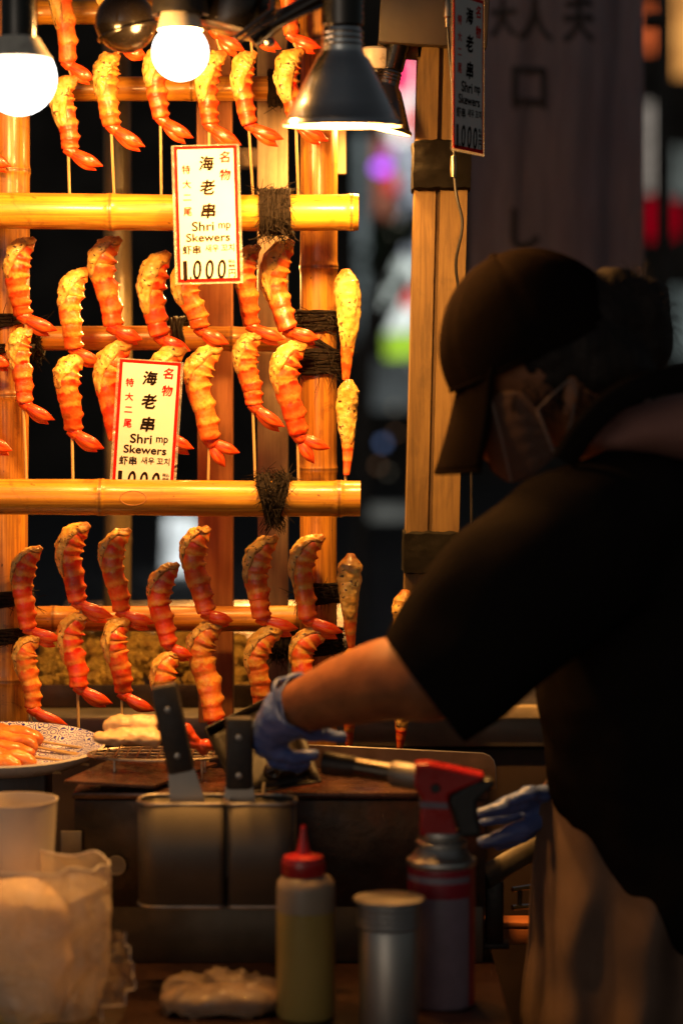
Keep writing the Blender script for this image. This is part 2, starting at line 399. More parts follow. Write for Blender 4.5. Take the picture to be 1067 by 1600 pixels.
    def grid(s, fn, nu, nv, thick=0):
        vs = []; uvs = []
        for j in range(nv + 1):
            for i in range(nu + 1):
                vs.append(fn(i / nu, j / nv)); uvs.append((i / nu, j / nv))
        s.add(vs, [[j * (nu + 1) + i, j * (nu + 1) + i + 1, (j + 1) * (nu + 1) + i + 1, (j + 1) * (nu + 1) + i] for j in range(nv) for i in range(nu)], uvs)
    def mesh(s, name='m'):
        me = bpy.data.meshes.new(name); me.from_pydata([tuple(v) for v in s.v], [], s.f); me.update()
        bm = bmesh.new(); bm.from_mesh(me); bmesh.ops.recalc_face_normals(bm, faces=bm.faces); bm.to_mesh(me); bm.free()
        if s.uv:
            l = me.uv_layers.new(name='UVMap')
            for lp in me.loops: l.data[lp.index].uv = s.uv.get(lp.vertex_index, (0, 0))
        for k, v in s.at.items():
            a = me.attributes.new(k, 'FLOAT', 'POINT')
            for i, x in enumerate(v): a.data[i].value = x
        return me
    def build(s, name, m, parent=None, smooth=True, centre=True, thick=0):
        me = s.mesh(name)
        mats = m if isinstance(m, list) else [m]
        for q in mats: me.materials.append(q)
        if len(mats) > 1:
            for p, i in zip(me.polygons, s.mi): p.material_index = i
        o = link(name, me, None, parent, smooth=smooth)
        if thick:
            md = o.modifiers.new('thick', 'SOLIDIFY'); md.thickness = thick; md.offset = 0
        if smooth: auto_smooth(o)
        if centre: recentre(o)
        return o
def auto_smooth(o, ang=40):
    me = o.data
    bm = bmesh.new(); bm.from_mesh(me); c = math.radians(ang)
    for e in bm.edges:
        e.smooth = not (len(e.link_faces) == 2 and e.calc_face_angle(0) > c)
    bm.to_mesh(me); bm.free()
def blob(name, spheres, vox, m, parent, smooth=4, disp=None, cuts=(), seg=18):
    """spheres: chains [(point, r or (rx,ry,rz)), ...]; union, voxel remesh, smooth -> ONE continuous surface"""
    b = MB()
    for ch in spheres:
        for i in range(len(ch)):
            p, r = ch[i][0], ch[i][1]; r = Vector((r, r, r)) if not hasattr(r, '__len__') else Vector(r)
            if i == 0: b.sphere(p, r, None, seg, 12)
            if i + 1 < len(ch):
                q, r2 = ch[i + 1][0], ch[i + 1][1]; r2 = Vector((r2, r2, r2)) if not hasattr(r2, '__len__') else Vector(r2)
                p, q = Vector(p), Vector(q)
                n = max(2, int((q - p).length / (min(min(r), min(r2)) * .3)) + 1); n = min(n, 24)
                for k in range(1, n + 1):
                    b.sphere(p.lerp(q, k / n), r.lerp(r2, k / n), None, seg, 12)
    me = b.mesh('tmp'); o = bpy.data.objects.new('tmp', me); COL.objects.link(o)
    md = o.modifiers.new('r', 'REMESH'); md.mode = 'VOXEL'; md.voxel_size = vox
    sm = o.modifiers.new('s', 'SMOOTH'); sm.factor = .6; sm.iterations = smooth
    dg = bpy.context.evaluated_depsgraph_get(); dg.update()
    out = bpy.data.meshes.new_from_object(o.evaluated_get(dg)); bpy.data.objects.remove(o)
    if disp:
        for v in out.vertices:
            v.co += v.normal * disp(v.co)
    if cuts:
        bm = bmesh.new(); bm.from_mesh(out)
        for pc, no in cuts:
            bmesh.ops.bisect_plane(bm, geom=bm.verts[:] + bm.edges[:] + bm.faces[:], plane_co=pc, plane_no=no, clear_outer=True)
        bm.to_mesh(out); bm.free()
    out.materials.clear(); out.materials.append(m); out.name = name
    o = link(name, out, None, parent); recentre(o)
    return o
def fbm(p, s, o=0.0): return noise.fractal(Vector(p) * s + Vector((o, o * 1.7, -o)), 1.0, 2.0, 4)
def catmull(pts, n):
    P_ = [pts[0] * 2 - pts[1]] + list(pts) + [pts[-1] * 2 - pts[-2]]; out = []
    m = len(pts) - 1
    for i in range(n + 1):
        t = i / n * m; k = min(int(t), m - 1); t -= k
        a, b, c, d = P_[k:k + 4]
        out.append(.5 * ((2 * b) + (c - a) * t + (2 * a - 5 * b + 4 * c - d) * t * t + (3 * b - a - 3 * c + d) * t ** 3))
    return out
def copy_thing(o, loc, rot=None, label=None, scale=None):
    def cp(q, par):
        c = q.copy(); COL.objects.link(c)
        if par is not None: c.parent = par
        for ch in list(q.children): cp(ch, c)
        return c
    c = cp(o, None); c.location = loc
    if rot: c.rotation_euler = rot
    if scale: c.scale = scale
    if label: c['label'] = label
    return c

# ================================================================== SETTING
CT = .86                                  # counter top height
b = MB(); b.box((0, 20, -.06), (60, 40, .05)); setp(b.build('street', M['street'], smooth=False), kind='structure')
b = MB(); b.box((0, 38, 8), (30, .1, 8)); 
setp(b.build('dark_shopfront', M['far_wall'], smooth=False), 'dark unlit shopfront wall far across the street', 'building')

# front counter: thick top on a boxed cabinet
t = empty('front_counter', (-.2, 2.5, 0), 'dark brown wooden counter carrying the griddle and the bottles', 'counter')
b = MB(); b.box((-.45, 2.55, CT - .02), (.62, .42, .02), bev=.003); b.build('counter_top', M['dark_wood'], t)
for k in range(4):
    b = MB(); b.box((-.905 + k * .305, 2.22, .42), (.15, .012, .415), bev=.004); b.build('front_board', M['dark_wood'], t)
for sx in (-1.02, .12):
    for sy in (2.26, 2.9):
        b = MB(); b.box((sx, sy, .419), (.035, .035, .419), bev=.003); b.build('leg', M['dark_wood'], t)

# back table with stainless edge
ZB = P(500, 1120, 3.12).z
t = empty('back_table', (0, 3.4, 0), 'long steel edged table behind the bamboo rack and griddle', 'table')
b = MB(); b.box((0, 3.45, ZB - .02), (1.2, .33, .02), bev=.004); b.build('table_top', M['steel_dull'], t)
b = MB(); b.box((0, 3.15, ZB - .27), (1.18, .01, .225), bev=.002); b.build('front_panel', mat('panel_brown', (.06, .035, .022), .5, scale=9, var=.35, dirt=(.02, .012, .01)), t)
for sx in (-1.1, 1.1):
    for sy in (3.2, 3.7):
        b = MB(); b.box((sx, sy, (ZB - .04) / 2), (.02, .02, (ZB - .04) / 2)); b.build('leg', M['steel_dull'], t)
b = MB(); q = P(745, 1113, 3.10); b.box((q.x + .1, 3.108, q.z), (.29, .012, .008), bev=.003); b.build('edge_trim', mat('pale_trim', (.55, .42, .24), .5, scale=20), t)

# ================================================================== BAMBOO RACK
DR, DS, DU, DK, DP = 2.84, 2.90, 2.955, 3.01, 3.06      # front rails, shrimp, uprights, rear rails, planks
rack = empty('bamboo_rack', P(240, 1150, DU), 'varnished bamboo rack lashed with black rope holding the shrimp skewers', 'rack')
def bamboo(p0, p1, r, nodes, m, name, cutend=False):
    """pole from p0 to p1 built along local Z, nodes = list of fractions"""
    p0, p1 = Vector(p0), Vector(p1); L = (p1 - p0).length
    ts = sorted(set([i / 60 for i in range(61)] + [min(1, max(0, n + e / L)) for n in nodes for e in (-.008, -.004, -.0022, -.0008, .0008, .0022, .004, .008)]))
    n = 28; b = MB(); sd = random.random() * 50; att = []
    for t in ts:
        dz = min([abs(t - q) * L for q in nodes] + [9]); sgn = 1
        rr = r * (1 + .075 * math.exp(-(dz / .004) ** 2) - .05 * math.exp(-(dz / .0011) ** 2) + .012 * noise.noise(Vector((t * 6, sd, 0))))
        nf = math.exp(-(dz / .0016) ** 2)
        off = Vector((noise.noise(Vector((t * 2.2, sd, 5))) * .0025, noise.noise(Vector((t * 2.2, sd, 9))) * .0025, 0))
        for k in range(n):
            a = 2 * PI * k / n
            b.v.append(Vector((rr * math.cos(a), rr * math.sin(a), t * L)) + off); att.append(nf)
    for i in range(len(ts) - 1):
        for k in range(n):
            b.f.append([i * n + k, i * n + (k + 1) % n, (i + 1) * n + (k + 1) % n, (i + 1) * n + k]); b.mi.append(0)
    last = (len(ts) - 1) * n
    # open end: rim and inner wall
    k0 = len(b.v)
    for k in range(n):
        a = 2 * PI * k / n; b.v.append(Vector((r * .68 * math.cos(a), r * .68 * math.sin(a), L))); att.append(0)
    for k in range(n):
        a = 2 * PI * k / n; b.v.append(Vector((r * .66 * math.cos(a), r * .66 * math.sin(a), L - .03))); att.append(.6)
    b.v.append(Vector((0, 0, L - .03))); att.append(.8)
    for k in range(n):
        k2 = (k + 1) % n
        b.f += [[last + k, last + k2, k0 + k2, k0 + k], [k0 + k, k0 + k2, k0 + n + k2, k0 + n + k], [k0 + n + k, k0 + n + k2, k0 + 2 * n]]; b.mi += [1, 1, 1]
    b.f.append(list(range(n))[::-1]); b.mi.append(1)
    b.at['node'] = att
    me = b.mesh(name); me.materials.append(m); me.materials.append(M['bamboo_cut'])
    for p, i in zip(me.polygons, b.mi): p.material_index = i
    o = link(name, me, None, None)
    auto_smooth(o, 50)
    o.parent = rack
    d = (p1 - p0).normalized(); R = d.to_track_quat('Z', 'Y').to_matrix().to_4x4()
    o.matrix_basis = parent_world(rack).inverted() @ Matrix.Translation(p0) @ R
    return o
def rail(x0, x1, y0, y1, r, d, nodes, m, name='rail'):
    pa, pb = P(x0, y0, d), P(x1, y1, d); L = x1 - x0
    return bamboo(pa, pb, r * S(d), [(n - x0) / L for n in nodes], m, name)
def upright(x0, x1, y0, y1, r, d, nodes, m, name='upright'):
    pa, pb = P(x0, y0, d), P(x1, y1, d); L = y0 - y1
    return bamboo(pa, pb, r * S(d), [(y0 - n) / L for n in nodes], m, name)
rail(-260, 560, 330, 332, 28, DR, [-110, 174, 549], M['bamboo'])
rail(-260, 563, 775, 779, 28, DR, [-140, 158, 530], M['bamboo'])
rail(-260, 440, 138, 138, 19, DK, [-80, 300], M['bamboo'], 'rear_rail')
rail(-260, 500, 18, 18, 19, DK, [60, 330], M['bamboo'], 'rear_rail')
rail(-260, 492, 528, 531, 19, DK, [118, 362], M['bamboo_old'], 'rear_rail')
rail(-260, 492, 965, 966, 20, DK, [85, 410], M['bamboo_old'], 'rear_rail')
upright(14, 14, 1190, -140, 32, DU, [1060, 612, 262, -40], M['bamboo_old'])
upright(500, 497, 1190, -140, 29, DU, [1080, 728, 412, 60], M['bamboo_old'])
upright(-150, -150, 1190, -140, 30, DU, [900, 400], M['bamboo_old'])
o = upright(183, 183, 1230, -180, 22, 3.35, [840, 300], M['bamboo_grey'], 'far_upright')

def lashing(c, axis, r, width, turns, name='lashing', fuzz=150, cross=None, rough=2.6, parent=None):
    """rope wound round an axis: turns of thin coil plus stray fibres"""
    c = Vector(c); ax = Vector(axis).normalized(); b = MB()
    u = ax.cross(Vector((0, 1, 0.01))).normalized(); v = ax.cross(u).normalized()
    nt_ = turns * 14; rr = max(.0016, width / turns * .62)
    for layer in range(2):
        pts = []
        for i in range(nt_ + 1):
            a = 2 * PI * i / 14; f = i / nt_ - .5
            jit = noise.noise(Vector((i * .37, layer * 7, c.x * 90)))
            pts.append(c + ax * (f * width + jit * .0018 * rough + (.0015 if layer else 0)) + (u * math.cos(a) + v * math.sin(a)) * (r + layer * .0016 + abs(jit) * .0015 * rough))
        b.tube(pts, rr, 6)
    for i in range(fuzz):
        a = random.random() * 2 * PI; f = random.uniform(-.55, .55)
        p = c + ax * f * width + (u * math.cos(a) + v * math.sin(a)) * (r + .002)
        d = (u * math.cos(a) + v * math.sin(a)) * random.uniform(.1, .8) + ax * random.uniform(-1, 1) + (u * -math.sin(a) + v * math.cos(a)) * random.uniform(-1, 1) + V(0, 0, -.3)
        d.normalize(); L = random.uniform(.005, .021); bend = V(random.uniform(-1, 1), random.uniform(-1, 1), random.uniform(-1, .4)) * L * .5
        b.tube([p, p + d * L * .5, p + d * L + bend], [.0006, .0005, .0003], 3, cap=False)
    return b.build(name, M['fibre'], parent or rack)
X, Z = V(1, 0, 0), V(0, 0, 1)
lashing(P(430, 331, DR), X, .024, .036, 11, fuzz=300)
lashing(P(418, 777, DR), V(1, 0, .22), .0245, .015, 5, fuzz=220)
lashing(P(436, 777, DR), V(1, 0, -.18), .0245, .015, 5, fuzz=260)
lashing(P(498, 502, DU), Z, .0245, .022, 7)
lashing(P(498, 565, DU), Z, .0245, .028, 9)
lashing(P(498, 535, DU), V(.5, 0, 1), .0255, .006, 2, fuzz=20)
lashing(P(14, 502, DU), Z, .027, .012, 4, fuzz=60)
lashing(P(14, 545, DU), Z, .027, .008, 3, fuzz=40)
lashing(P(55, 530, DK), X, .018, .02, 6, fuzz=120)
lashing(P(14, 934, DU), Z, .027, .016, 5, fuzz=60)
lashing(P(14, 992, DU), Z, .027, .016, 5, fuzz=60)
lashing(P(500, 925, DU), Z, .0245, .022, 7)
lashing(P(500, 1002, DU), Z, .0245, .026, 8)
lashing(P(440, 1000, 3.03), X, .02, .03, 9)
lashing(P(280, 522, DK), X, .018, .014, 4, fuzz=30)
lashing(P(428, 138, DK), X, .019, .014, 5, fuzz=20)
b = MB(); q_ = P(211, 777, DR); rr_ = 28 * S(DR) * 1.005
b.tube([V(q_.x + .0155 * math.cos(a), q_.y - math.sqrt(max(1e-6, rr_ ** 2 - (.0085 * math.sin(a)) ** 2)), q_.z + .0085 * math.sin(a)) for a in [2 * PI * i / 40 for i in range(41)]], [.0004 + .0005 * abs(noise.noise(V(i * .3, 0, 0))) for i in range(41)], 5)
b.build('branch_scar', M['bamboo_cut'], rack)
# wooden uprights behind the rack
def plank(x0, x1, x2, ya, yb, d, th, m, label, lean=0):
    c0, c1 = P(x0, ya, d), P(x1, ya, d); z1, z0 = P(0, ya, d).z, P(0, yb, d).z
    b = MB(); w = (c1.x - c0.x) / 2; hh = (z1 - z0) / 2
    b.box(((c0.x + c1.x) / 2, d + th / 2, (z0 + z1) / 2), (w, th / 2, hh), bev=.002)
    o = b.build('timber_upright', m); setp(o, label, 'wooden slat', 'wooden slats standing behind the bamboo rack'); return o
plank(306, 361, 372, -160, 1130, DP, .045, M['plank_red'], 'reddish brown flat timber upright behind the middle of the bamboo rack')
plank(401, 449, 460, -160, 1130, DP + .01, .03, M['plank_grey'], 'greyish weathered timber upright just left of the right bamboo upright')
plank(526, 541, 541, -160, 272, DP + .05, .02, M['plank_grey'], 'short narrow grey slat hanging just right of the right bamboo upright')

# leaning pine post at the right with black bands
def post_x(y): return 694 - (y - 80) * .0245
t = empty('pine_post', P(post_x(1200), 1200, 3.0), 'yellowish pine corner post with two black tape bands behind the cap', 'post')
for nm, a, c, dy in (('face_board', -41, -8, 0), ('face_board', -1, 41, -.006)):
    b = MB(); poly = []
    for (dx, y) in ((a, 70), (c, 70), (c, 1120), (a, 1120)):
        q = P(post_x(y) + dx, y, 3.0); poly.append((q.x, q.z))
    b.prism(poly, 3.0 + dy, 3.07); b.build(nm, M['post_wood'], t, smooth=False)
b = MB(); poly = []
for (dx, y) in ((-9, 70), (0, 70), (0, 1120), (-9, 1120)):
    q = P(post_x(y) + dx, y, 3.0); poly.append((q.x, q.z))
b.prism(poly, 3.008, 3.06); b.build('groove_strip', mat('groove_dark', (.10, .055, .02), .7), t, smooth=False)
for (y0, y1) in ((224, 300), (828, 893)):
    ym = (y0 + y1) / 2; q = P(post_x(ym) - 1, ym, 3.03); hw = 45 * S(3.0); hz = (y1 - y0) / 2 * S(3.0)
    def bandf(u, v, q=q, hw=hw, hz=hz):
        a = 2 * PI * u; cx_, sy_ = math.cos(a), math.sin(a); k = max(abs(cx_), abs(sy_)) ** .85
        n1 = noise.noise(V(cx_ * 2, sy_ * 2, v * 2.5 + q.z)); n2 = noise.noise(V(cx_ * 5, sy_ * 5, v * 9))
        m_ = 1 + .03 * n1 + .02 * n2 - (.25 if v < .001 or v > .999 else 0)
        return q + V(cx_ / k * hw * m_ * 1.03, sy_ / k * .05 * m_, hz * (2 * v - 1) * 1.03 + .0022 * noise.noise(V(cx_ * 3, sy_ * 3, 4)))
    b = MB(); b.grid(bandf, 48, 22); b.build('tape_band', M['tape'], t)
# awning board and lintel at the top
b = MB(); pa, pb = P(596, 0, 2.97), P(760, 78, 2.97)
R = Matrix.Rotation(math.radians(3.2), 3, 'Y')
b.box(((pa.x + pb.x) / 2 + .0, 2.97, P(0, 18, 2.97).z), (.066, .012, .042), R, bev=.002)
setp(b.build('awning_board', M['dark_panel']), 'dark board fixed over the pine post under the stall roof', 'board')
b = MB(); q = P(625, 80, 3.0); b.box((q.x, 3.01, q.z + .003), (.028, .01, .010), Matrix.Rotation(math.radians(5), 3, 'Y'), bev=.002)
setp(b.build('lintel', M['post_wood']), 'short pine crosspiece left of the post top', 'crosspiece')

# ================================================================== SHRIMP SKEWERS
def shrimp_parts(top, bul, joint, tail, wd, parent, front=False, fan=False, dd=0, bat=.62, seed=0, tail_on=True, half0=1.45, cax=.4):
    wd = wd * .88
    d = DS + dd; rnd = random.Random(seed)
    c = S(d); R = wd / 2 * c
    if front:
        pts = [P(top[0], top[1] + 4, d), P(bul[0], top[1] * .65 + joint[1] * .35, d), P((bul[0] + joint[0]) / 2, top[1] * .3 + joint[1] * .7, d), P(joint[0], joint[1], d)]
    else:
        bx, by = bul; w2 = wd / 2
        p1 = (bx + w2 * .98, by)
        m2 = (p1[0] * .45 + joint[0] * .55 + (1.5), by * .45 + joint[1] * .55)
        t0 = (top[0] - 1, top[1] + 3); tm = (t0[0] * .42 + p1[0] * .58 - 5, t0[1] * .55 + by * .45 - 3)
        pts = [P(t0[0], t0[1], d), P(tm[0], tm[1], d), P(p1[0], p1[1], d), P(m2[0], m2[1], d), P(joint[0], joint[1] - 3, d)]
    N = 64; path = catmull(pts, N)
    # depth wobble so it is not flat
    dw = rnd.uniform(-.010, .010); wj = rnd.uniform(-3, 3) * c
    for i, p in enumerate(path): p.y += .003 * math.sin(i / N * 3 + seed) + dw * math.sin(i / N * PI); p.x += wj * math.sin(i / N * 2 * PI)
    R *= rnd.uniform(.95, 1.05); segph = rnd.uniform(0, 1)
    nseg = rnd.choice((6, 7, 7, 8)); n = 20; b = MB(); vs = []; uvs = []
    warp = rnd.uniform(.85, 1.25)
    def rad(v, smooth=False):
        if front: base = R * (min(1, math.sqrt(max(0, v + .003) / .10))) * (1 - .68 * max(0, (v - .25) / .75) ** 1.1)
        else: base = R * min(1, .16 + .84 * (max(0, v) / .30) ** .62) * (1 - .30 * max(0, (v - .3) / .7) ** 1.3)
        f = ((v ** warp) * nseg) % 1
        if smooth: return base
        return base * (1 + .055 * (f - .45) * (1 if v > .05 else 0) - .035 * math.exp(-(min(f, 1 - f) / .08) ** 2))
    T = []
    for i in range(N + 1):
        T.append((path[min(i + 1, N)] - path[max(i - 1, 0)]).normalized())
    Y = V(0, 1, 0)
    for i, p in enumerate(path):
        v = i / N; nn = T[i].cross(Y).normalized(); r = rad(v)
        for k in range(n):
            a = 2 * PI * k / n; q = nn * math.cos(a) + Y * math.sin(a)
            f = (v * nseg) % 1
            leg = .24 * max(0, math.cos(a)) ** 5 * math.exp(-((f - .7) / .2) ** 2) if not front else 0
            rr = r * (1 + leg + .12 * noise.noise(Vector((math.cos(a) * 1.3, math.sin(a) * 1.3, v * 6 + seed))) + .05 * noise.noise(Vector((math.cos(a) * 3, math.sin(a) * 3, v * 22 + seed))))
            vs.append(p + q * rr); uvs.append((k / n, v))
    fs = [[i * n + k, i * n + (k + 1) % n, (i + 1) * n + (k + 1) % n, (i + 1) * n + k] for i in range(N) for k in range(n)]
    fs += [list(range(n))[::-1], [N * n + k for k in range(n)]]
    b.add(vs, fs, uvs)
    body = b.build('shrimp', M['shrimp'], parent)
    # seared cream coating: lumpy patch over the back and front of the upper half
    b = MB(); nv, na = 46, 22; vs = []; cuv = []
    ca = (-PI / 2) if front else (PI + cax + rnd.uniform(-.25, .25)); half = 1.9 if front else half0 + rnd.uniform(-.2, .2)
    for i in range(nv + 1):
        tv = i / nv; v = -.01 + tv * bat
        iv = min(N, max(0, v * N)); i0 = int(iv); p = path[i0].lerp(path[min(N, i0 + 1)], iv - i0)
        tt = T[i0]; nn = tt.cross(Y).normalized()
        wv = half * (1 - .55 * tv ** 2.2) * (1 + .14 * noise.noise(Vector((tv * 6, seed, 0)))) if not front else half * (1 - .35 * tv ** 3)
        if not front and tv < .22: wv = wv + (2.9 - wv) * (1 - tv / .22)
        endf = math.sqrt(max(0, math.sin(PI * min(1, max(0, (tv * 1.0) if tv > .5 else .5)))))
        topf = min(1, math.sqrt(tv / .06)) if tv < .06 else 1
        for k in range(na + 1):
            s_ = k / na * 2 - 1; a = ca + s_ * wv
            q = nn * math.cos(a) + Y * math.sin(a)
            edge = max(0, 1 - abs(s_) ** 3.5) ** .6 * endf
            lump = .55 + .5 * noise.noise(Vector((s_ * 2.5 + seed, tv * 7, seed * 1.3))) + .35 * noise.noise(Vector((s_ * 6, tv * 16, seed + 9)))
            rr = max(rad(max(0, v), True), R * .22 * topf) * .97 + R * .46 * (edge - .12) * max(.25, lump) * (topf if tv < .06 else 1) * (.75 if tv < .15 else 1)
            ext = tt * (-.003 if tv < .03 else 0)
            vs.append(p + q * rr + ext); cuv.append((k / na, tv))
    b.add(vs, [[j * (na + 1) + i, j * (na + 1) + i + 1, (j + 1) * (na + 1) + i + 1, (j + 1) * (na + 1) + i] for j in range(nv) for i in range(na)], cuv)
    b.f.append([k for k in range(na + 1)]); b.mi.append(0)
    b.build('cream_coating', M['batter'], body)
    # tail
    if tail_on and tail:
        b = MB(); J = P(joint[0], joint[1] - 2, d); E = P(tail[0], tail[1], d)
        dr = (E - J); L = dr.length; dr.normalize(); sd = dr.cross(Y).normalized()
        rb = R * .62
        lob = [(-rnd.uniform(.04, .13), -.002, 1), (rnd.uniform(.05, .2), .003, rnd.uniform(.86, .98))] if not fan else [(-.34, 0, 1.0), (.32, .002, .95)]
        b.tube([J - dr * R * .35, J + dr * L * .10, J + dr * L * .22], [rb * .75, rb * .95, rb * .7], 12, flat=.85, ref=(0, 1, 0))
        for (ang, dy, sc) in lob:
            q = (Quaternion((0, 1, 0), ang) @ dr)
            side = q.cross(Y).normalized()
            pts = []; rr = []
            for i in range(13):
                t_ = i / 12; s0 = .08 + t_ * (.92 * sc)
                pts.append(J + q * L * s0 + V(0, 1, 0) * (dy - .004 * math.sin(t_ * PI)) + side * (-.0012 * math.sin(t_ * PI)))
                rr.append(rb * (.62 + .36 * math.sin(PI * t_)) * (max(.07, 1 - ((t_ - .6) / .4) ** 2 * .93) if t_ > .6 else 1) * (.86 if not fan else .74))
            b.tube(pts, rr, 12, flat=.45, ref=(0, 1, 0))
        b.build('tail', M['tail'], body)
    return body

# (top, bulge(x,y), joint, tail end, width)
TIERS = []
SK = [
 # tier, label, shrimp list, stick bottom (x,y), stick top y
 ('skewer at the left frame edge of the top row with only one orange tail showing', [((-40, 125), (-62, 175), (-28, 238), (17, 264), 40)], (-30, 330)),
 ('top row skewer of two shrimp directly right of the big left bulb', [((112, -55), (77, -8), (105, 100), (148, 128), 42), ((120, 120), (80, 168), (108, 236), (160, 264), 42)], (110, 332)),
 ('top row shrimp skewer hanging beneath the glossy black ball shade', [((190, -75), (147, -20), (190, 72), (229, 90), 42), ((184, 84), (148, 130), (175, 200), (225, 233), 42)], (180, 334)),
 ('top row shrimp skewer half hidden behind the smaller middle bulb', [((268, -120), (228, -60), (262, 42), (305, 60), 42), ((262, 68), (226, 118), (252, 188), (299, 222), 38)], (253, 334)),
 ('top row shrimp skewer just above the upper price card', [((348, -90), (300, -40), (336, 50), (380, 84), 42), ((352, 82), (306, 130), (328, 198), (376, 230), 40)], (328, 332)),
 ('top row shrimp skewer under the black clamp arm', [((398, -85), (355, -40), (392, 50), (438, 80), 40), ((398, 80), (360, 125), (390, 198), (442, 222), 40)], (397, 334)),
 ('top row shrimp skewer touching the left rim of the chrome reflector lamp', [((470, -95), (432, -45), (455, 58), (500, 80), 38), ((472, 78), (431, 125), (463, 192), (512, 223), 40)], (467, 334)),
 # middle tier
 ('skewer at the left frame edge of the middle row showing two tail tips', [((-45, 440), (-68, 490), (-28, 552), (16, 577), 42), ((-45, 570), (-68, 620), (-28, 682), (18, 708), 42)], (-30, 780)),
 ('middle row skewer of two shrimp in front of the left bamboo upright', [((54, 372), (8, 428), (36, 496), (88, 522), 44), ((50, 514), (13, 560), (38, 632), (85, 659), 40)], (43, 780)),
 ('middle row shrimp skewer second from the left hanging over the dark gap', [((137, 420), (93, 478), (116, 548), (156, 568), 40), ((132, 556), (89, 606), (114, 676), (162, 704), 42)], (115, 780)),
 ('middle row shrimp skewer whose lower shrimp slips behind the lower price card', [((188, 372), (140, 430), (176, 513), (222, 533), 45), ((204, 534), (148, 592), (185, 690), (232, 712), 46)], (182, 780)),
 ('middle row shrimp skewer whose lower half is covered by the lower price card', [((264, 394), (217, 455), (250, 528), (297, 551), 45), ((290, 543), (229, 590), (255, 678), (302, 704), 42)], (252, 780)),
 ('middle row shrimp skewer with fanned tail directly below the upper price card', [((322, 402), (272, 458), (312, 516), (356, 541), 45), ((345, 542), (289, 600), (328, 690), (366, 722), 46, 'fan')], (325, 780)),
 ('middle row shrimp skewer just right of the upper price card over the grey slat', [((405, 384), (365, 432), (392, 512), (445, 533), 40), ((408, 521), (367, 572), (396, 636), (443, 670), 40)], (400, 780)),
 ('middle row shrimp skewer with wide split tail in front of the right bamboo upright', [((456, 375), (408, 436), (450, 518), (497, 534), 46), ((476, 536), (424, 590), (466, 682), (506, 716), 48, 'fan')], (467, 780)),
 ('middle row skewer at the rail end with two shrimp seen belly on', [((540, 420), (545, 0), (540, 594), None, 41, 'front'), ((545, 592), (543, 0), (541, 742), None, 36, 'front')], (540, 780)),
 # bottom tier
 ('bottom row shrimp skewer at the far left above the patterned plate', [((64, 855), (17, 912), (44, 985), (96, 1004), 40), ((64, 994), (23, 1040), (50, 1110), (105, 1138), 40)], (52, 1165)),
 ('bottom row shrimp skewer second from the left with a long bare stick below', [((139, 819), (88, 872), (121, 943), (175, 970), 43), ((137, 960), (93, 1010), (123, 1076), (175, 1103), 41)], (124, 1180)),
 ('bottom row shrimp skewer third from the left above the pale seafood', [((203, 827), (158, 885), (189, 958), (240, 978), 41), ((204, 966), (165, 1016), (192, 1086), (242, 1113), 39)], (190, 1180)),
 ('bottom row shrimp skewer behind the tall black spatula handle', [((278, 881), (231, 938), (264, 1010), (300, 1028), 39), ((284, 1019), (237, 1064), (268, 1142), (314, 1170), 42)], (262, 1190)),
 ('bottom row shrimp skewer in front of the reddish timber upright', [((327, 824), (281, 880), (322, 960), (364, 972), 46), ((345, 976), (294, 1030), (334, 1128), (366, 1140), 47)], (325, 1190)),
 ('bottom row shrimp skewer above the gloved wrist', [((432, 838), (381, 898), (408, 968), (464, 988), 42), ((442, 980), (384, 1030), (408, 1110), (450, 1130), 40)], (402, 1190)),
 ('bottom row shrimp skewer above the bare forearm', [((505, 837), (452, 888), (480, 970), (535, 991), 44), ((514, 984), (452, 1030), (480, 1110), (520, 1130), 42)], (478, 1190)),
 ('bottom row skewer of two belly on shrimp right of the bamboo rail', [((548, 864), (545, 0), (549, 1012), None, 40, 'front'), ((549, 1012), (546, 0), (545, 1166), None, 36, 'front')], (545, 1195)),
 ('belly on shrimp skewer half hidden behind the black shirt sleeve', [((633, 921), (632, 0), (628, 1060), None, 36, 'front'), ((630, 1060), (629, 0), (624, 1170), None, 34, 'front')], (624, 1195)),
]
for si, (lab, shr, (bx, by)) in enumerate(SK):
    base = P(bx, by, DS); e = empty('shrimp_skewer', base, lab, 'shrimp skewer', 'grilled shrimp skewers hung on the bamboo rack')
    b = MB(); pts = [(bx, by)]
    for s_ in reversed(shr):
        fr = len(s_) > 5 and s_[5] == 'front'
        pts += [(s_[2][0] - 1, s_[2][1] - 4)]
        if not fr: pts += [(s_[1][0] * .5 + s_[2][0] * .5 + s_[4] * .20, s_[1][1] * .45 + s_[2][1] * .55), (s_[1][0] + s_[4] * .42, s_[1][1]), (s_[1][0] * .4 + s_[0][0] * .6 + s_[4] * .08, s_[0][1] * .6 + s_[1][1] * .4)]
        pts += [(s_[0][0] - (3 if not fr else 0), s_[0][1] + 12)]
    pts = pts[:-1]
    b.tube([P(x, y, DS) for x, y in pts], 2.3 * S(DS), 8)
    b.build('stick', M['stick'], e)
    for k, s in enumerate(shr):
        fl = s[5] if len(s) > 5 else ''
        rr = random.Random(si * 10 + k)
        shrimp_parts(s[0], s[1], s[2], s[3], s[4], e, front=fl == 'front', fan=fl == 'fan', dd=.0, bat=rr.uniform(.62, .84) if si < 7 else rr.uniform(.5, .74), half0=1.75 if si < 7 else (1.4 if si < 16 else 1.15), cax=.75 if si < 7 else (.35 if si < 16 else .05), seed=si * 3.7 + k * 1.9)

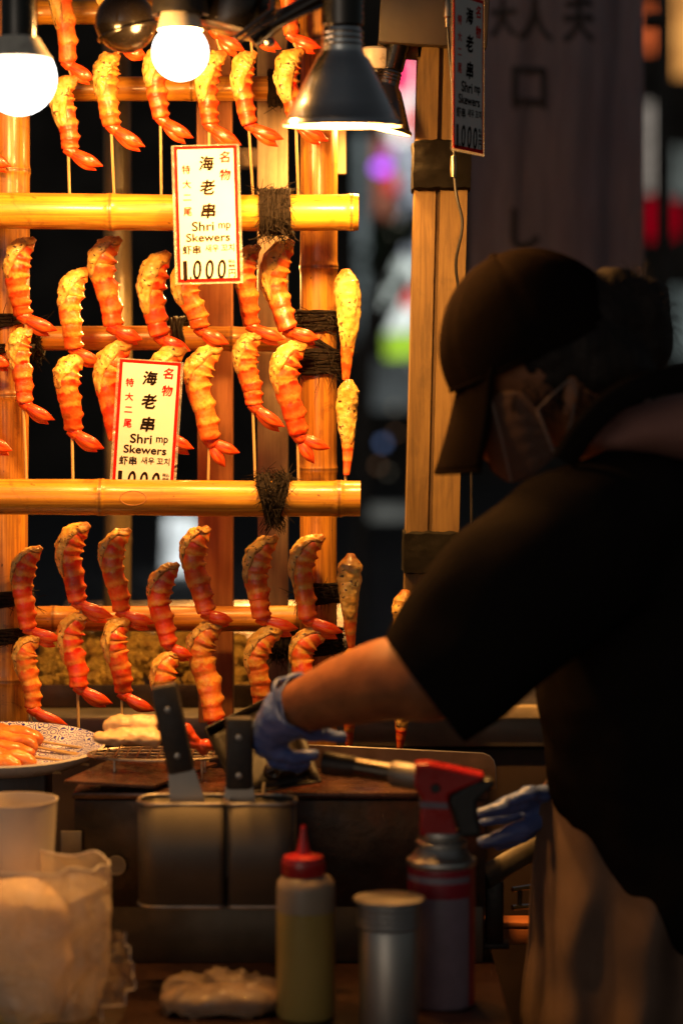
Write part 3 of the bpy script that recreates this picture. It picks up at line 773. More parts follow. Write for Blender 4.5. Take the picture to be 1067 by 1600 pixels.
# ================================================================== PRICE CARDS
TXT = {}
def text_mesh(body, size, x, y, wfit=None, hfit=None, bold=0, shear=0):
    if (body, shear) not in TXT: TXT[(body, shear)] = text_raw(body, shear)
    vs, fs = TXT[(body, shear)]
    if not vs: return [], []
    x0 = min(v.x for v in vs); x1 = max(v.x for v in vs); y0 = min(v.y for v in vs); y1 = max(v.y for v in vs)
    cx, cy = (x0 + x1) / 2, (y0 + y1) / 2; sx = wfit / (x1 - x0) if wfit else 1; sy = hfit / (y1 - y0) if hfit else sx
    if not wfit: sx = sy
    return [Vector((x + (v.x - cx) * sx, y + (v.y - cy) * sy, 0)) for v in vs], [list(f) for f in fs]
def text_raw(body, shear):
    size = 1
    cu = bpy.data.curves.new('t', 'FONT'); cu.body = body; cu.size = size; cu.align_x = 'CENTER'; cu.align_y = 'CENTER'
    cu.resolution_u = 4; cu.shear = shear
    o = bpy.data.objects.new('t', cu); COL.objects.link(o)
    dg = bpy.context.evaluated_depsgraph_get(); dg.update()
    me = bpy.data.meshes.new_from_object(o.evaluated_get(dg)); bpy.data.objects.remove(o)
    return [v.co.copy() for v in me.vertices], [list(p.vertices) for p in me.polygons]
def lettering(items, name, m, parent, z):
    b = MB()
    for it in items:
        vs, fs = text_mesh(*it[:4], **(it[4] if len(it) > 4 else {}))
        hw_ = it[4].get('hfit', .01) * it[4].get('bold', 0) * .9
        for q_, (ox, oy) in enumerate(((0, 0), (1, .3), (-1, -.3), (.3, 1), (-.3, -1)) if hw_ else ((0, 0),)):
            b.add([v + V(ox * hw_, oy * hw_, z + q_ * .00002) for v in vs], fs)
    me = b.mesh(name); me.materials.append(m)
    return link(name, me, None, parent, loc=V(0, 0, 0), smooth=False)
def price_card(c, w, roll, yaw, label, pitch=0):
    """card in local XY, facing +Z; 725 x 1480 drawing units"""
    u = w / 725.0
    e = bpy.data.objects.new('price_card', None); COL.objects.link(e); setp(e, label, 'price card', 'laminated shrimp skewer price cards')
    e.location = c
    e.rotation_mode = 'QUATERNION'
    Rm = Matrix.Rotation(yaw, 4, 'Z') @ Matrix.Rotation(PI / 2 + pitch, 4, 'X') @ Matrix.Rotation(roll, 4, 'Z')
    e.rotation_quaternion = Rm.to_quaternion()
    def X_(x): return (x - 437.5) * u
    def Y_(y): return (792 - y) * u
    def boxl(x0, y0, x1, y1, z0, z1, name, m, bev=.0):
        b = MB(); b.box(((X_(x0) + X_(x1)) / 2, (Y_(y0) + Y_(y1)) / 2, (z0 + z1) / 2), (abs(X_(x1) - X_(x0)) / 2, abs(Y_(y0) - Y_(y1)) / 2, (z1 - z0) / 2), bev=bev)
        me = b.mesh(name); me.materials.append(m); return link(name, me, None, e, loc=V(0, 0, 0), smooth=False)
    boxl(70, 42, 806, 1542, -.0004, .0000, 'laminate', M['laminate'])
    boxl(100, 54, 775, 1518, .0001, .0006, 'border', M['sign_red'])
    boxl(134, 88, 741, 1484, .0007, .0010, 'paper_panel', M['paper'])
    z = .0013
    def fit(t, x, y, wf, hf, bold=.02): return (t, 1.0, X_(x), Y_(y), dict(wfit=wf * u, hfit=hf * u, bold=bold, shear=.12 if hf > 100 and bold > .02 else 0))
    for a in (('名', 645, 178, 112, 118, .035), ('物', 645, 370, 118, 116, .035), ('特', 225, 305, 86, 90, .03), ('大', 228, 462, 88, 84, .03), ('二', 228, 605, 84, 62, .03), ('尾', 228, 757, 86, 90, .03)):
        lettering([fit(*a)], 'red_character', M['sign_red'], e, z)
    for a in (('海', 447, 242, 155, 148, .045), ('老', 450, 500, 160, 155, .045), ('串', 450, 755, 148, 158, .045)):
        lettering([fit(*a)], 'large_character', M['sign_black'], e, z)
    lettering([fit('Shri', 388, 920, 235, 98, .038), fit('mp', 622, 932, 128, 82, .03), fit('Skewers', 440, 1040, 470, 86, .04)], 'english_lettering', M['sign_black'], e, z)
    lettering([fit('虾串', 258, 1170, 192, 94, .03), fit('새우', 478, 1158, 145, 78, .02), fit('꼬치', 650, 1156, 140, 80, .02)], 'small_lettering', M['sign_black'], e, z)
    lettering([fit('1', 182, 1395, 40, 210, .015), fit(',', 238, 1482, 18, 44, .03), fit('0', 312, 1388, 86, 205, .022), fit('0', 446, 1388, 86, 205, .022), fit('0', 578, 1388, 86, 205, .022),
               fit('税込', 688, 1306, 74, 36, .02), fit('価格', 688, 1352, 74, 36, .02), fit('円', 690, 1434, 74, 88, .02)], 'price_lettering', M['sign_black'], e, z)
    return e
price_card(P(324, 335, 2.80), 104 * S(2.80), math.radians(1.6), 0, 'upper laminated price card hanging in front of the top bamboo rail')
price_card(P(229, 668, 2.868), 102 * S(2.868), math.radians(-3.9), 0, 'lower laminated price card tucked behind the middle bamboo rail')
price_card(P(731, 116, 2.78), 118 * S(2.78), math.radians(0), math.radians(62), 'dim laminated price card seen edge on beside the cloth banner')

# ================================================================== LAMPS
def disc_lathe(parent, name, m, c, prof, R=None, n=40, sy=1.0):
    b = MB(); b.lathe(prof, n, c, R, sy); return b.build(name, m, parent)
def globe_prof(r, rn, h):
    """bulb: sphere radius r below, neck radius rn at height h above centre"""
    pr = []
    for i in range(15):
        a = -PI / 2 + i / 14 * (PI * .80); pr.append((max(.0001, r * math.cos(a)), r * math.sin(a)))
    pr.append((rn * 1.05, h * .9)); pr.append((rn, h)); return pr
def point_light(par, c, r, L):
    l = bpy.data.lights.new('lamp_light', 'POINT'); l.color = LAMP; l.shadow_soft_size = r
    l.energy = 4 * PI * PI * r * r * L
    o = bpy.data.objects.new('lamp_light', l); COL.objects.link(o); o.parent = par
    o.matrix_basis = parent_world(par).inverted() @ Matrix.Translation(c); return o
def bulb_lamp(cx, cy, rp, d, label, hold):
    c = P(cx, cy, d); s = S(d); e = empty('bulb_lamp', c, label, 'light bulb', 'bare bulbs hanging over the rack')
    r = rp * s
    if hold == 'tube':
        disc_lathe(e, 'glass_bulb', M['bulb_glow'], c, [(max(.0001, r * math.cos(a)), r * math.sin(a)) for a in [-PI / 2 + i / 16 * PI * .66 for i in range(17)]])
    else: disc_lathe(e, 'glass_bulb', M['bulb_glow'], c, globe_prof(r, r * .62, r * .98))
    point_light(e, c, r * .9, L_BULB)
    if hold == 'tube': disc_lathe(e, 'base', M['ceramic'], c, [(r * .86, r * .44), (r * .90, r * .50), (r * .80, r * .64), (r * .62, r * .92), (r * .54, r * 1.06), (.0001, r * 1.07)])
    else: disc_lathe(e, 'base', M['ceramic'], c, [(r * .80, r * .78), (r * .78, r * .95), (r * .70, r * 1.3), (r * .60, r * 1.65), (r * .50, r * 1.75), (.0001, r * 1.76)])
    if hold == 'tube':
        disc_lathe(e, 'socket', M['black_gloss'], c, [(.0001, r * 1.0), (r * .40, r * 1.0), (r * .46, r * 1.02), (r * .47, r * 1.1), (r * .46, r * 4.6), (.0001, r * 4.62)])
    else:
        disc_lathe(e, 'socket', M['black_plastic'], c, [(r * .80, r * 1.35), (r * .98, r * 1.3), (r * 1.0, r * 1.45), (r * .94, r * 2.2), (r * .7, r * 3.4), (.0001, r * 3.5)])
    b = MB(); b.tube([c + V(0, 0, r * 3.4), c + V(.01, .02, .35)], .004, 8); b.build('cord', M['black_plastic'], e)
    return e
bulb_lamp(30, 121, 58, 2.52, 'large lit bulb at the left edge under a black socket', 'tube')
bulb_lamp(282, 82, 44, 2.64, 'smaller lit round bulb left of the black clamp arm', 'cup')
# black ball shade
c = P(197, 35, 2.72); s = S(2.72); e = empty('ball_shade_lamp', c, 'unlit glossy black ball shade between the two bulbs', 'lamp')
pr = [(.0001, -46 * s)] + [(48 * s * math.sin(a), -47 * s * math.cos(a)) for a in [i / 16 * PI * .86 for i in range(1, 17)]]
disc_lathe(e, 'shade', M['black_gloss'], c, pr + [(22 * s, 50 * s), (24 * s, 90 * s), (.0001, 91 * s)])
disc_lathe(e, 'lip_ring', M['black_gloss'], c, [(47.5 * s, -20 * s), (50 * s, -17 * s), (50 * s, -14 * s), (48 * s, -12 * s)], Matrix.Rotation(math.radians(-16), 3, 'Y'))
disc_lathe(e, 'neck', M['black_gloss'], c, [(26 * s, 44 * s), (26 * s, 120 * s), (.0001, 121 * s)])
# black clamp lamp, tilted
c = P(385, 10, 2.66); s = S(2.66); e = empty('clamp_lamp', c, 'black clamp lamp with tilted arm above the top row of shrimp', 'lamp')
Rt = Matrix.Rotation(math.radians(-40), 3, 'Y')
disc_lathe(e, 'shade', M['black_gloss'], P(375, -12, 2.68), [(.0001, 88 * s), (30 * s, 86 * s), (46 * s, 60 * s), (58 * s, 0), (62 * s, -38 * s), (58 * s, -60 * s), (44 * s, -66 * s), (.0001, -66 * s)], Matrix.Rotation(math.radians(14), 3, 'Y'))
b = MB(); a0, a1 = P(392, 62, 2.62), P(428, 30, 2.62); b.tube([a0, a0.lerp(a1, .15), a0.lerp(a1, .16), a1], [17 * s, 17 * s, 19 * s, 19 * s], 20)
a2, a3 = P(422, 40, 2.61), P(520, -14, 2.61); b.tube([a2, a3], 12 * s, 16); b.build('arm', M['black_gloss'], e)
b = MB(); b.tube([P(366, 60, 2.60), P(430, 12, 2.60)], 3.4 * s, 8); b.tube([P(372, 66, 2.60), P(438, 22, 2.60)], 2.4 * s, 8); b.build('clamp_rod', M['dark_chrome'], e)
b = MB(); b.tube([P(430, 22, 2.605), P(500, -14, 2.605)], [4 * s] * 2, 8); b.tube([P(446, 34, 2.605), P(520, 2, 2.605)], [3 * s] * 2, 8); b.build('tension_rod', M['dark_chrome'], e)
b = MB(); b.sphere(P(422, 66, 2.605), 8 * s); b.build('wing_nut', M['dark_chrome'], e)
# reflector lamps
def reflector(cx, cy, rw, d, label, sc=1.0, tilt=(0, 0), m='chrome', lit=True):
    c = P(cx, cy, d); s = S(d) * sc; e = empty('reflector_lamp', c, label, 'lamp', 'cone reflector lamps')
    R = Matrix.Rotation(tilt[0], 3, 'Y') @ Matrix.Rotation(tilt[1], 3, 'X')
    # outer cone; c is the centre of the rim
    disc_lathe(e, 'cone', M[m], c, [(93 * s, -6 * s), (95 * s, -3 * s), (93 * s, 3 * s), (88 * s, 6 * s), (76 * s, 30 * s), (58 * s, 66 * s), (42 * s, 96 * s), (33 * s, 106 * s), (32 * s, 112 * s), (31 * s, 140 * s), (29 * s, 146 * s), (.0001, 147 * s)], R, 64)
    cone = [ch for ch in bpy.data.objects if ch.parent == e and ch.name.startswith('cone')][0]
    for v_ in cone.data.vertices:
        a = math.atan2(v_.co.y, v_.co.x); k_ = 1 + .012 * noise.noise(V(math.cos(a) * 1.6, math.sin(a) * 1.6, 2)) + .005 * noise.noise(V(math.cos(a) * 5, math.sin(a) * 5, 7))
        v_.co.x *= k_; v_.co.y *= k_
    disc_lathe(e, 'inner_cone', M['reflector'], c, [(92 * s, -5 * s), (86 * s, 4 * s), (73 * s, 29 * s), (55 * s, 64 * s), (36 * s, 94 * s), (.0001, 96 * s)], R, 64)
    if lit:
        disc_lathe(e, 'glass_bulb', M['refl_glow'], c, [(.0001, -7 * s)] + [(60 * s * math.sin(a), 14 * s - 21 * s * math.cos(a)) for a in [i / 12 * PI / 2 for i in range(1, 13)]] + [(46 * s, 40 * s), (24 * s, 85 * s)], R, 40)
        point_light(e, c + V(0, 0, 26 * s), 40 * s, L_REFL * {1: 1, .6: 1.1, .5: 2.6}[sc])
    for k in range(3):
        disc_lathe(e, 'ridge', M[m], c, [(31 * s, (118 + k * 9) * s), (33.6 * s, (120 + k * 9) * s), (31 * s, (123 + k * 9) * s)], R)
    disc_lathe(e, 'socket', M['black_gloss'], c, [(30 * s, 147 * s), (33 * s, 150 * s), (34 * s, 230 * s), (.0001, 232 * s)], R)
    return e
reflector(535, 192, 93, 2.62, 'lit chrome cone reflector lamp in front of the right bamboo upright', tilt=(0, math.radians(3)))
reflector(588, 196, 60, 2.99, 'darker second cone lamp with a pale ribbed neck half hidden behind the chrome one', sc=.60, m='dark_chrome', lit=True, tilt=(math.radians(14), math.radians(2)))
reflector(330, 418, 60, 3.17, 'small dark cone lamp added unseen behind the upper price card to light the back tray', sc=.5, m='dark_chrome')  # added lamp, hidden from view, that brightens the fried heap
c = P(586, 105, 2.99); disc_lathe(bpy.data.objects['reflector_lamp.001'], 'neck_ring', M['ceramic'], c, [(24 * S(2.99), -4 * S(2.99)), (27 * S(2.99), 0), (26 * S(2.99), 26 * S(2.99)), (20 * S(2.99), 30 * S(2.99))])
# cable on the post
b = MB(); b.tube(catmull([P(696, -20, 2.93), P(700, 60, 2.93), (P(708, 170, 2.93)), P(711, 290, 2.92), P(722, 350, 2.92), P(712, 410, 2.93), P(718, 470, 2.94), P(734, 640, 2.96), P(737, 900, 2.98)], 60), 2.4 * S(2.93), 8)
cab = b.build('hanging_cable', M['black_plastic']); setp(cab, 'thin black cable hanging down beside the pine post', 'cable')
b = MB(); q = P(698, 20, 2.925); s = S(2.93); b.lathe([(.0001, -22 * s), (3.5 * s, -22 * s), (4 * s, -8 * s), (6 * s, -6 * s), (6 * s, 14 * s), (4.5 * s, 18 * s), (4.5 * s, 40 * s), (.0001, 41 * s)], 16, q); b.build('plug', M['brass'], cab)
b = MB(); q = P(708, 262, 2.915); b.lathe([(.0001, -14 * s), (4 * s, -14 * s), (5 * s, 0), (4 * s, 18 * s), (.0001, 19 * s)], 16, q); b.build('inline_joint', M['brass'], cab)
# small clear container glimpsed behind the card
b = MB(); q = P(390, 248, 3.2); s = S(3.2); b.lathe([(.0001, -14 * s), (30 * s, -14 * s), (32 * s, 12 * s), (34 * s, 14 * s), (31 * s, 14 * s), (29 * s, -11 * s)], 28, q)
e2 = b.build('plastic_tub', M['wrap']); setp(e2, 'small clear plastic tub glimpsed right of the upper price card', 'tub')

# ================================================================== FOOD TRAY BEHIND THE RACK
z0 = ZB
t = empty('food_tray', (P(220, 1110, 3.3).x, 3.33, z0), 'dark steel tray heaped with golden fried pieces behind the rack', 'tray')
xa, xb = P(48, 1100, 3.2).x, P(400, 1100, 3.2).x; xm, xh = (xa + xb) / 2, (xb - xa) / 2
b = MB(); b.box((xm, 3.36, z0 + .004), (xh, .15, .003), bev=.001); b.build('tray_floor', M['blackened'], t)
for (cx_, cy_, hx, hy) in ((xm, 3.207, xh, .003), (xm, 3.513, xh, .003), (xa, 3.36, .003, .15), (xb, 3.36, .003, .15)):
    b = MB(); b.box((cx_, cy_, z0 + .016), (hx, hy, .015), bev=.001); b.build('tray_wall', M['blackened'], t)
fm = []
for k in range(6):
    bm = bmesh.new(); bmesh.ops.create_icosphere(bm, subdivisions=4, radius=1)
    for v in bm.verts:
        p = v.co.copy(); v.co *= .9 + .35 * fbm(p, .9, k * 11) + .5 * abs(noise.noise(p * 2.6 + V(k, 3, 1))) + .22 * noise.noise(p * 6 + V(k, 0, 0))
    me = bpy.data.meshes.new('fried'); bm.to_mesh(me); bm.free(); me.materials.append(M['fried'])
    for p in me.polygons: p.use_smooth = True
    fm.append(me)
n = 0
rf = random.Random(5)
for row in range(4):
    for k in range(13):
        px = 68 + k * 25 + rf.uniform(-9, 9) + (row % 2) * 10
        d = 3.24 + row * .055 + rf.uniform(-.01, .01)
        if px > 392: continue
        hgt = .018 + (.013 * row) + .014 * math.sin(k / 12 * PI) + rf.uniform(-.003, .006)
        q = P(px, 1100, d)
        o = bpy.data.objects.new('fried_piece', fm[n % 6]); COL.objects.link(o); o.location = (q.x, d, z0 + hgt)
        r_ = rf.uniform(.013, .019); o.scale = (r_ * rf.uniform(.9, 1.3), r_, r_ * .9); o.rotation_euler = (rf.uniform(0, 6), rf.uniform(0, 6), rf.uniform(0, 6))
        setp(o, 'golden lumpy fried piece in the heap on the tray behind the rack', 'fried food', 'fried pieces heaped on the back tray'); n += 1
# dark grill bars on the back table (shiny), behind the heap
b = MB()
for k in range(11):
    yy = 3.58 + k * .022; b.tube([(xa - .02, yy, z0 + .045 + k * .004), (xb + .12, yy, z0 + .045 + k * .004)], .004, 8)
o = b.build('oven_grate', M['dark_chrome']); setp(o, 'dark shiny grate lying behind the heap of fried pieces', 'grate')

# ================================================================== GRIDDLE
GX0, GX1 = P(112, 1230, 2.63).x, P(762, 1230, 2.63).x
GZ = P(400, 1238, 2.64).z; gy0, gy1 = 2.64, 2.81
g = empty('griddle', ((GX0 + GX1) / 2, 2.72, CT), 'greasy burnt steel griddle box standing on the counter', 'griddle')
xm, xh = (GX0 + GX1) / 2, (GX1 - GX0) / 2
b = MB(); b.box((xm, (gy0 + gy1) / 2, GZ - .004), (xh, (gy1 - gy0) / 2, .004), bev=.002); b.build('top_plate', M['grease'], g)
b = MB(); b.box((xm, gy0 + .006, GZ - .068), (xh - .002, .005, .059), bev=.001); b.build('front_panel', M['blackened'], g)
b = MB(); b.box((xm, gy0 + .012, (GZ - .128 + CT) / 2), (xh - .004, .005, (GZ - .128 - CT) / 2), bev=.001); b.build('lower_panel', mat('lower_steel', (.10, .085, .065), .42, .7, scale=7, var=.5, dirt=(.03, .018, .01), dirt_amt=.5), g)
for x_ in (GX0 + .004, GX1 - .004):
    b = MB(); b.box((x_, (gy0 + gy1) / 2 + .01, (GZ - .01 + CT) / 2), (.003, (gy1 - gy0) / 2 - .014, (GZ - .01 - CT) / 2), bev=.001); b.build('side_panel', M['blackened'], g)
b = MB(); b.box((xm, gy1 - .005, (GZ - .01 + CT) / 2), (xh - .01, .003, (GZ - .01 - CT) / 2)); b.build('rear_panel', M['blackened'], g)
# back guard with rounded corner
poly = []
for (px, py) in ((480, 1164), (754, 1177), (764, 1181), (770, 1188), (773, 1198), (774, 1232), (480, 1232)):
    q = P(px, py, gy1 + .006); poly.append((q.x, q.z))
b = MB(); b.prism(poly, gy1 + .002, gy1 + .006); b.build('rear_guard', mat('guard_steel', (.16, .10, .07), .35, .6, scale=20, var=.3, dirt=(.04, .02, .012), dirt_amt=.3), g, smooth=False)
pts = [V(x, gy1 + .004, z) for x, z in poly[:6]]; b = MB(); b.tube(pts, .0011, 6); b.build('guard_rim', M['steel'], g)
# slanted left drip shield
b = MB(); q0, q1, q2, q3 = P(100, 1224, 2.635), P(240, 1232, 2.635), P(340, 1196, 2.80), P(192, 1181, 2.80)
up_ = V(0, 0, .003); b.add([q0 + up_, q1 + up_, q2 + up_, q3 + up_, q0, q1, q2, q3], [[0, 1, 2, 3], [7, 6, 5, 4], [0, 4, 5, 1], [1, 5, 6, 2], [2, 6, 7, 3], [3, 7, 4, 0]]); b.build('drip_shield', M['grease'], g, smooth=False)
# gas tap knob and a small plate on front
q = P(182, 1352, 2.638); b = MB(); b.lathe([(.0001, 0), (.011, 0), (.011, .004), (.008, .004), (.0075, .001), (.0001, .001)], 24, q, Matrix.Rotation(PI / 2, 3, 'X')); b.build('knob', M['steel_dull'], g)
q = P(112, 1318, 2.636); b = MB(); b.box(q, (.0115, .002, .014), bev=.001); b.build('hinge_plate', M['steel_dull'], g)
# wire rack on top left with crossing bars
wr = empty('wire_rack', P(270, 1180, 2.74), 'round wire grill rack carrying the pale seafood on the griddle', 'grill rack')
wc = V(P(250, 1175, 2.73).x, 2.735, GZ + .028); rx, ry = .082, .05
b = MB(); b.tube([wc + V(rx * math.cos(a), ry * math.sin(a), 0) for a in [2 * PI * i / 48 for i in range(49)]], .0016, 6); b.build('rim', M['wire'], wr)
for k in range(13):
    x = -rx * .9 + k * rx * .15; h = ry * math.sqrt(max(0, 1 - (x / rx) ** 2))
    b = MB(); b.tube([wc + V(x, -h, .0012), wc + V(x, h, .0012)], .0010, 6); b.build('wire', M['wire'], wr)
for k in range(4):
    y = -ry * .7 + k * ry * .46; h = rx * math.sqrt(max(0, 1 - (y / ry) ** 2))
    b = MB(); b.tube([wc + V(-h, y, -.001), wc + V(h, y, -.001)], .0012, 6); b.build('wire', M['wire'], wr)
for sx, sy in ((-.6, -.6), (.6, -.6), (-.6, .6), (.6, .6)):
    q = wc + V(rx * sx, ry * sy, 0); b = MB(); b.tube([q, V(q.x, q.y, GZ + .002)], .0014, 6); b.build('leg', M['wire'], wr)
def sfn(o_): return lambda p: .0035 * noise.noise(p * 55 + V(o_, 0, 0)) + .002 * noise.noise(p * 140)
o = blob('pale_seafood', [[(P(160, 1153, 2.71), (.010, .014, .006)), (P(195, 1152, 2.71), (.016, .022, .009)), (P(242, 1152, 2.71), (.012, .018, .009))],
                          [(P(172, 1132, 2.73), (.008, .012, .008)), (P(192, 1129, 2.73), (.013, .018, .010)), (P(232, 1133, 2.73), (.014, .018, .011))]], .0022, M['squid'], None, 2, sfn(1))
setp(o, 'pale cream folded seafood piece resting on the wire rack', 'seafood')
for lab, pts_ in (('red cooked prawn piece on the wire rack behind the spatula handle', ((290, 1140), (306, 1158), (318, 1172))), ('orange prawn piece on the wire rack nearest the black pan', ((296, 1160), (316, 1164), (338, 1166)))):
    o = blob('prawn_piece', [[(P(x, y, 2.71), .0065) for x, y in pts_]], .0018, M['tail'], None, 2, sfn(5)); setp(o, lab, 'seafood')
o = blob('browned_morsel', [[(P(530, 1247, 2.68), (.006, .008, .004)), (P(552, 1245, 2.68), (.009, .010, .006)), (P(580, 1249, 2.68), (.006, .008, .004))]], .0016, M['cooked'], None, 1, lambda p: .003 * noise.noise(p * 160))
setp(o, 'small browned morsel sizzling near the front edge of the griddle', 'food')

# ================================================================== PLATE OF SKEWERS (left)
pc = P(4, 1180, 2.80); st = empty('plate_stand', V(pc.x, 2.74, CT), 'dark box stand under the patterned plate at the left', 'stand')
b = MB(); b.box((pc.x - .03, 2.80, (CT + pc.z - .014) / 2), (.085, .03, (pc.z - .014 - CT) / 2), bev=.003); b.build('stand_box', M['dark_wood'], st)
pl = empty('patterned_plate', pc, 'oval blue and white wave patterned plate at the left edge', 'plate')
RP = Matrix.Rotation(math.radians(11), 3, 'X')
b = MB(); b.lathe([(.0001, 0), (.07, 0), (.09, .003), (.112, .012), (.118, .0145)], 64, pc, RP, .66); b.build('dish', M['plate'], pl, thick=0)
b = MB(); b.lathe([(.1185, .0150), (.1205, .0130), (.118, .008), (.095, -.006), (.06, -.010), (.0001, -.010)], 64, pc, RP, .66); b.build('underside', M['plate_white'], pl)
M['raw_shrimp'] = mat('orange_glazed_shrimp', (.86, .27, .05), .28, scale=70, var=.35, bump=.5, bscale=110, bdist=.002, coat=.5, sss=.2, dirt=(.7, .07, .015), dirt_amt=.4)
stk = [((-40, 1142), (148, 1172)), ((-60, 1150), (150, 1182)), ((20, 1160), (150, 1186)), ((-60, 1166), (140, 1195)), ((-20, 1186), (108, 1200)), ((-60, 1190), (96, 1208)), ((-60, 1154), (60, 1160))]
for k, ((ax, ay), (bx_, by_)) in enumerate(stk):
    dA, dB = 2.79 - (ay - 1180) * .0016, 2.78 - (by_ - 1190) * .0016
    a_, c_ = P(ax, ay, dA), P(bx_, by_, dB)
    lab = ['topmost raw shrimp skewer on the patterned plate', 'second raw shrimp skewer from the back of the plate', 'short skewer stick crossing the wave pattern toward the griddle', 'long skewer stick reaching the plate edge by the griddle',
           'skewer over the white band of the plate', 'raw shrimp skewer nearest the front rim of the plate', 'small shrimp skewer lying at the back left of the plate'][k]
    e = empty('plated_skewer', a_, lab, 'shrimp skewer', 'skewers lying on the patterned plate')
    b = MB(); b.tube([a_, c_], .0016, 8); b.build('stick', M['stick'], e)
    if k != 2:
        L = c_ - a_; o_ = blob('shrimp', [[(a_ + L * f + V(0, 0, .004 + .002 * math.sin(f * 20)), .0135 * (1 - f * .75)) for f in (.06, .2, .32, .44, .54)]], .002, M['raw_shrimp'], e, 1, lambda p: .003 * noise.noise(p * 70))
# white tub and plastic bag (foreground left)
d = 2.50; s = S(d); c = P(22, 1250, d); e = setp(disc_lathe(None, 'white_tub', M['white_plastic'], V(c.x, d, 0), [(.0001, CT + .001), (.040, CT + .001), (62 * s, P(0, 1345, d).z), (68 * s, c.z), (69.5 * s, c.z + .001), (67.5 * s, c.z + .001), (60 * s, P(0, 1345, d).z), (.038, CT + .004), (.0001, CT + .004)], n=64), 'matte white round tub below the patterned plate', 'tub')
d = 2.42; s = S(d); c = P(50, 1350, d); cz = P(0, 1345, d).z
bag = empty('plastic_bag', V(c.x, d, CT), 'crumpled clear plastic bag of yellow food at lower left', 'plastic bag')
def bagfn(R0, seed):
    def fn(u, v):
        a = 2 * PI * u; z = CT + .003 + v * (cz - CT)
        prof = (.80 + .26 * math.sin(min(1, v * 1.5) * PI / 2)) * (1 - .03 * v)
        if v > .88: prof *= 1 - (v - .88) * .35
        q = V(math.cos(a), math.sin(a), v * 2)
        cr = .05 * noise.noise(q * 1.2 + V(seed, 0, 0)) + .07 * (.35 - abs(noise.noise(q * 1.5 + V(seed, 2, 0)))) + .10 * max(0, v - .55) * (.3 - abs(noise.noise(V(math.cos(a) * 4.5 + q.z, math.sin(a) * 4.5, v * 3.4))))
        cr += .035 * (.25 - abs(noise.noise(V(math.cos(a) * 3 + v * .8, math.sin(a) * 3 - v * .6, v * .7 + 5)))) ** 1 * 2
        r = R0 * (prof + cr)
        z += (.011 * noise.noise(V(math.cos(a) * 2.3, math.sin(a) * 2.3, seed)) - .006) * max(0, v - .6) * 2.5
        return V(c.x + r * math.cos(a) * 1.03, d + r * .7 * math.sin(a), z)
    return fn
b = MB(); b.grid(bagfn(126 * s * .93, 1), 110, 60); b.build('outer_film', M['bag'], bag)
b = MB(); b.grid(lambda u, v: (lambda q: V(q.x, q.y, q.z - .012 - .018 * (1 - v)))(bagfn(126 * s * (.45 + .42 * v), 4)(u, .95)), 90, 14); b.build('folded_rim', M['bag'], bag)
o = blob('yellow_contents', [[(P(-30, 1590, d), (.045, .045, .045)), (P(40, 1600, d), (.035, .04, .035)), (P(70, 1610, d), (.02, .03, .03))]], .004, mat('yellow_food', (.62, .36, .07), .6, scale=60, var=.2), bag, 3, lambda p: .004 * noise.noise(p * 60))
o = blob('packed_contents', [[(P(20, 1420, d + .01), (.058, .045, .03)), (P(30, 1540, d + .01), (.055, .045, .05))]], .004, mat('pale_contents', (.85, .62, .40), .6, scale=30, var=.15), bag, 3, lambda p: .006 * noise.noise(p * 30))
def skirt(u, v):
    # loose bag ear hanging at the right side
    pa = P(150, 1440 + v * 130, d - .03); pb_ = P([196, 203, 208, 210, 196, 160][min(5, int(v * 5.99))], 1458 + v * 140, d - .035)
    q = pa.lerp(pb_, u); f = noise.noise(V(u * 3, v * 4, 3)); return q + V(.003 * f, -.020 * math.sin(u * PI) + .022 * abs(f) + .018 * abs(noise.noise(V(u * 2.1, v * 2.6, 13))), .004 * noise.noise(V(u * 3, v * 2, 8)))
b = MB(); b.grid(skirt, 40, 40); b.build('loose_ear', M['wrap'], bag)
b = MB(); b.tube([skirt(1, i / 40) for i in range(41)], .0007, 5); b.build('ear_highlight', M['white_plastic'], bag)  # white tube painted in as a highlight along the ear
b = MB(); b.tube([bagfn(126 * s * .93, 1)(i / 90, 1) for i in range(91)], .0009, 5); b.build('rim_highlight', M['white_plastic'], bag)  # white tube stands in for the highlight on the film rim
# cling wrapped packet bottom centre
d = 2.44; c = P(345, 1590, d)
pk = empty('wrapped_packet', V(c.x, d, CT), 'packet in shiny crumpled cling wrap at the bottom of the picture', 'packet')
o = blob('packet_food', [[(V(c.x - .035, d, CT + .013), (.028, .034, .013)), (V(c.x + .035, d, CT + .013), (.03, .034, .015))]], .003, mat('packet_food', (.20, .13, .09), .5, scale=60), pk, 2)
def wrapf(u, v):
    a = 2 * PI * u; r = math.sin(v * PI / 2); q = V(math.cos(a) * r, math.sin(a) * r, 0)
    h = (1 - v ** 6) * .024; cr = (.35 - abs(noise.noise(q * 1.6 + V(5, 0, 0)))) * .034 + (.3 - abs(noise.noise(q * 3.2))) * .008 + (.25 - abs(noise.noise(V(math.cos(a) * 3.4, math.sin(a) * 3.4, v * .7)))) * .030 * v
    return V(c.x + q.x * .062 * (1 + .12 * noise.noise(q * 2)), d + q.y * .05, CT + .003 + h + cr * (1 - v * .6))
b = MB(); b.grid(wrapf, 90, 40); b.build('cling_film', M['wrap'], pk)

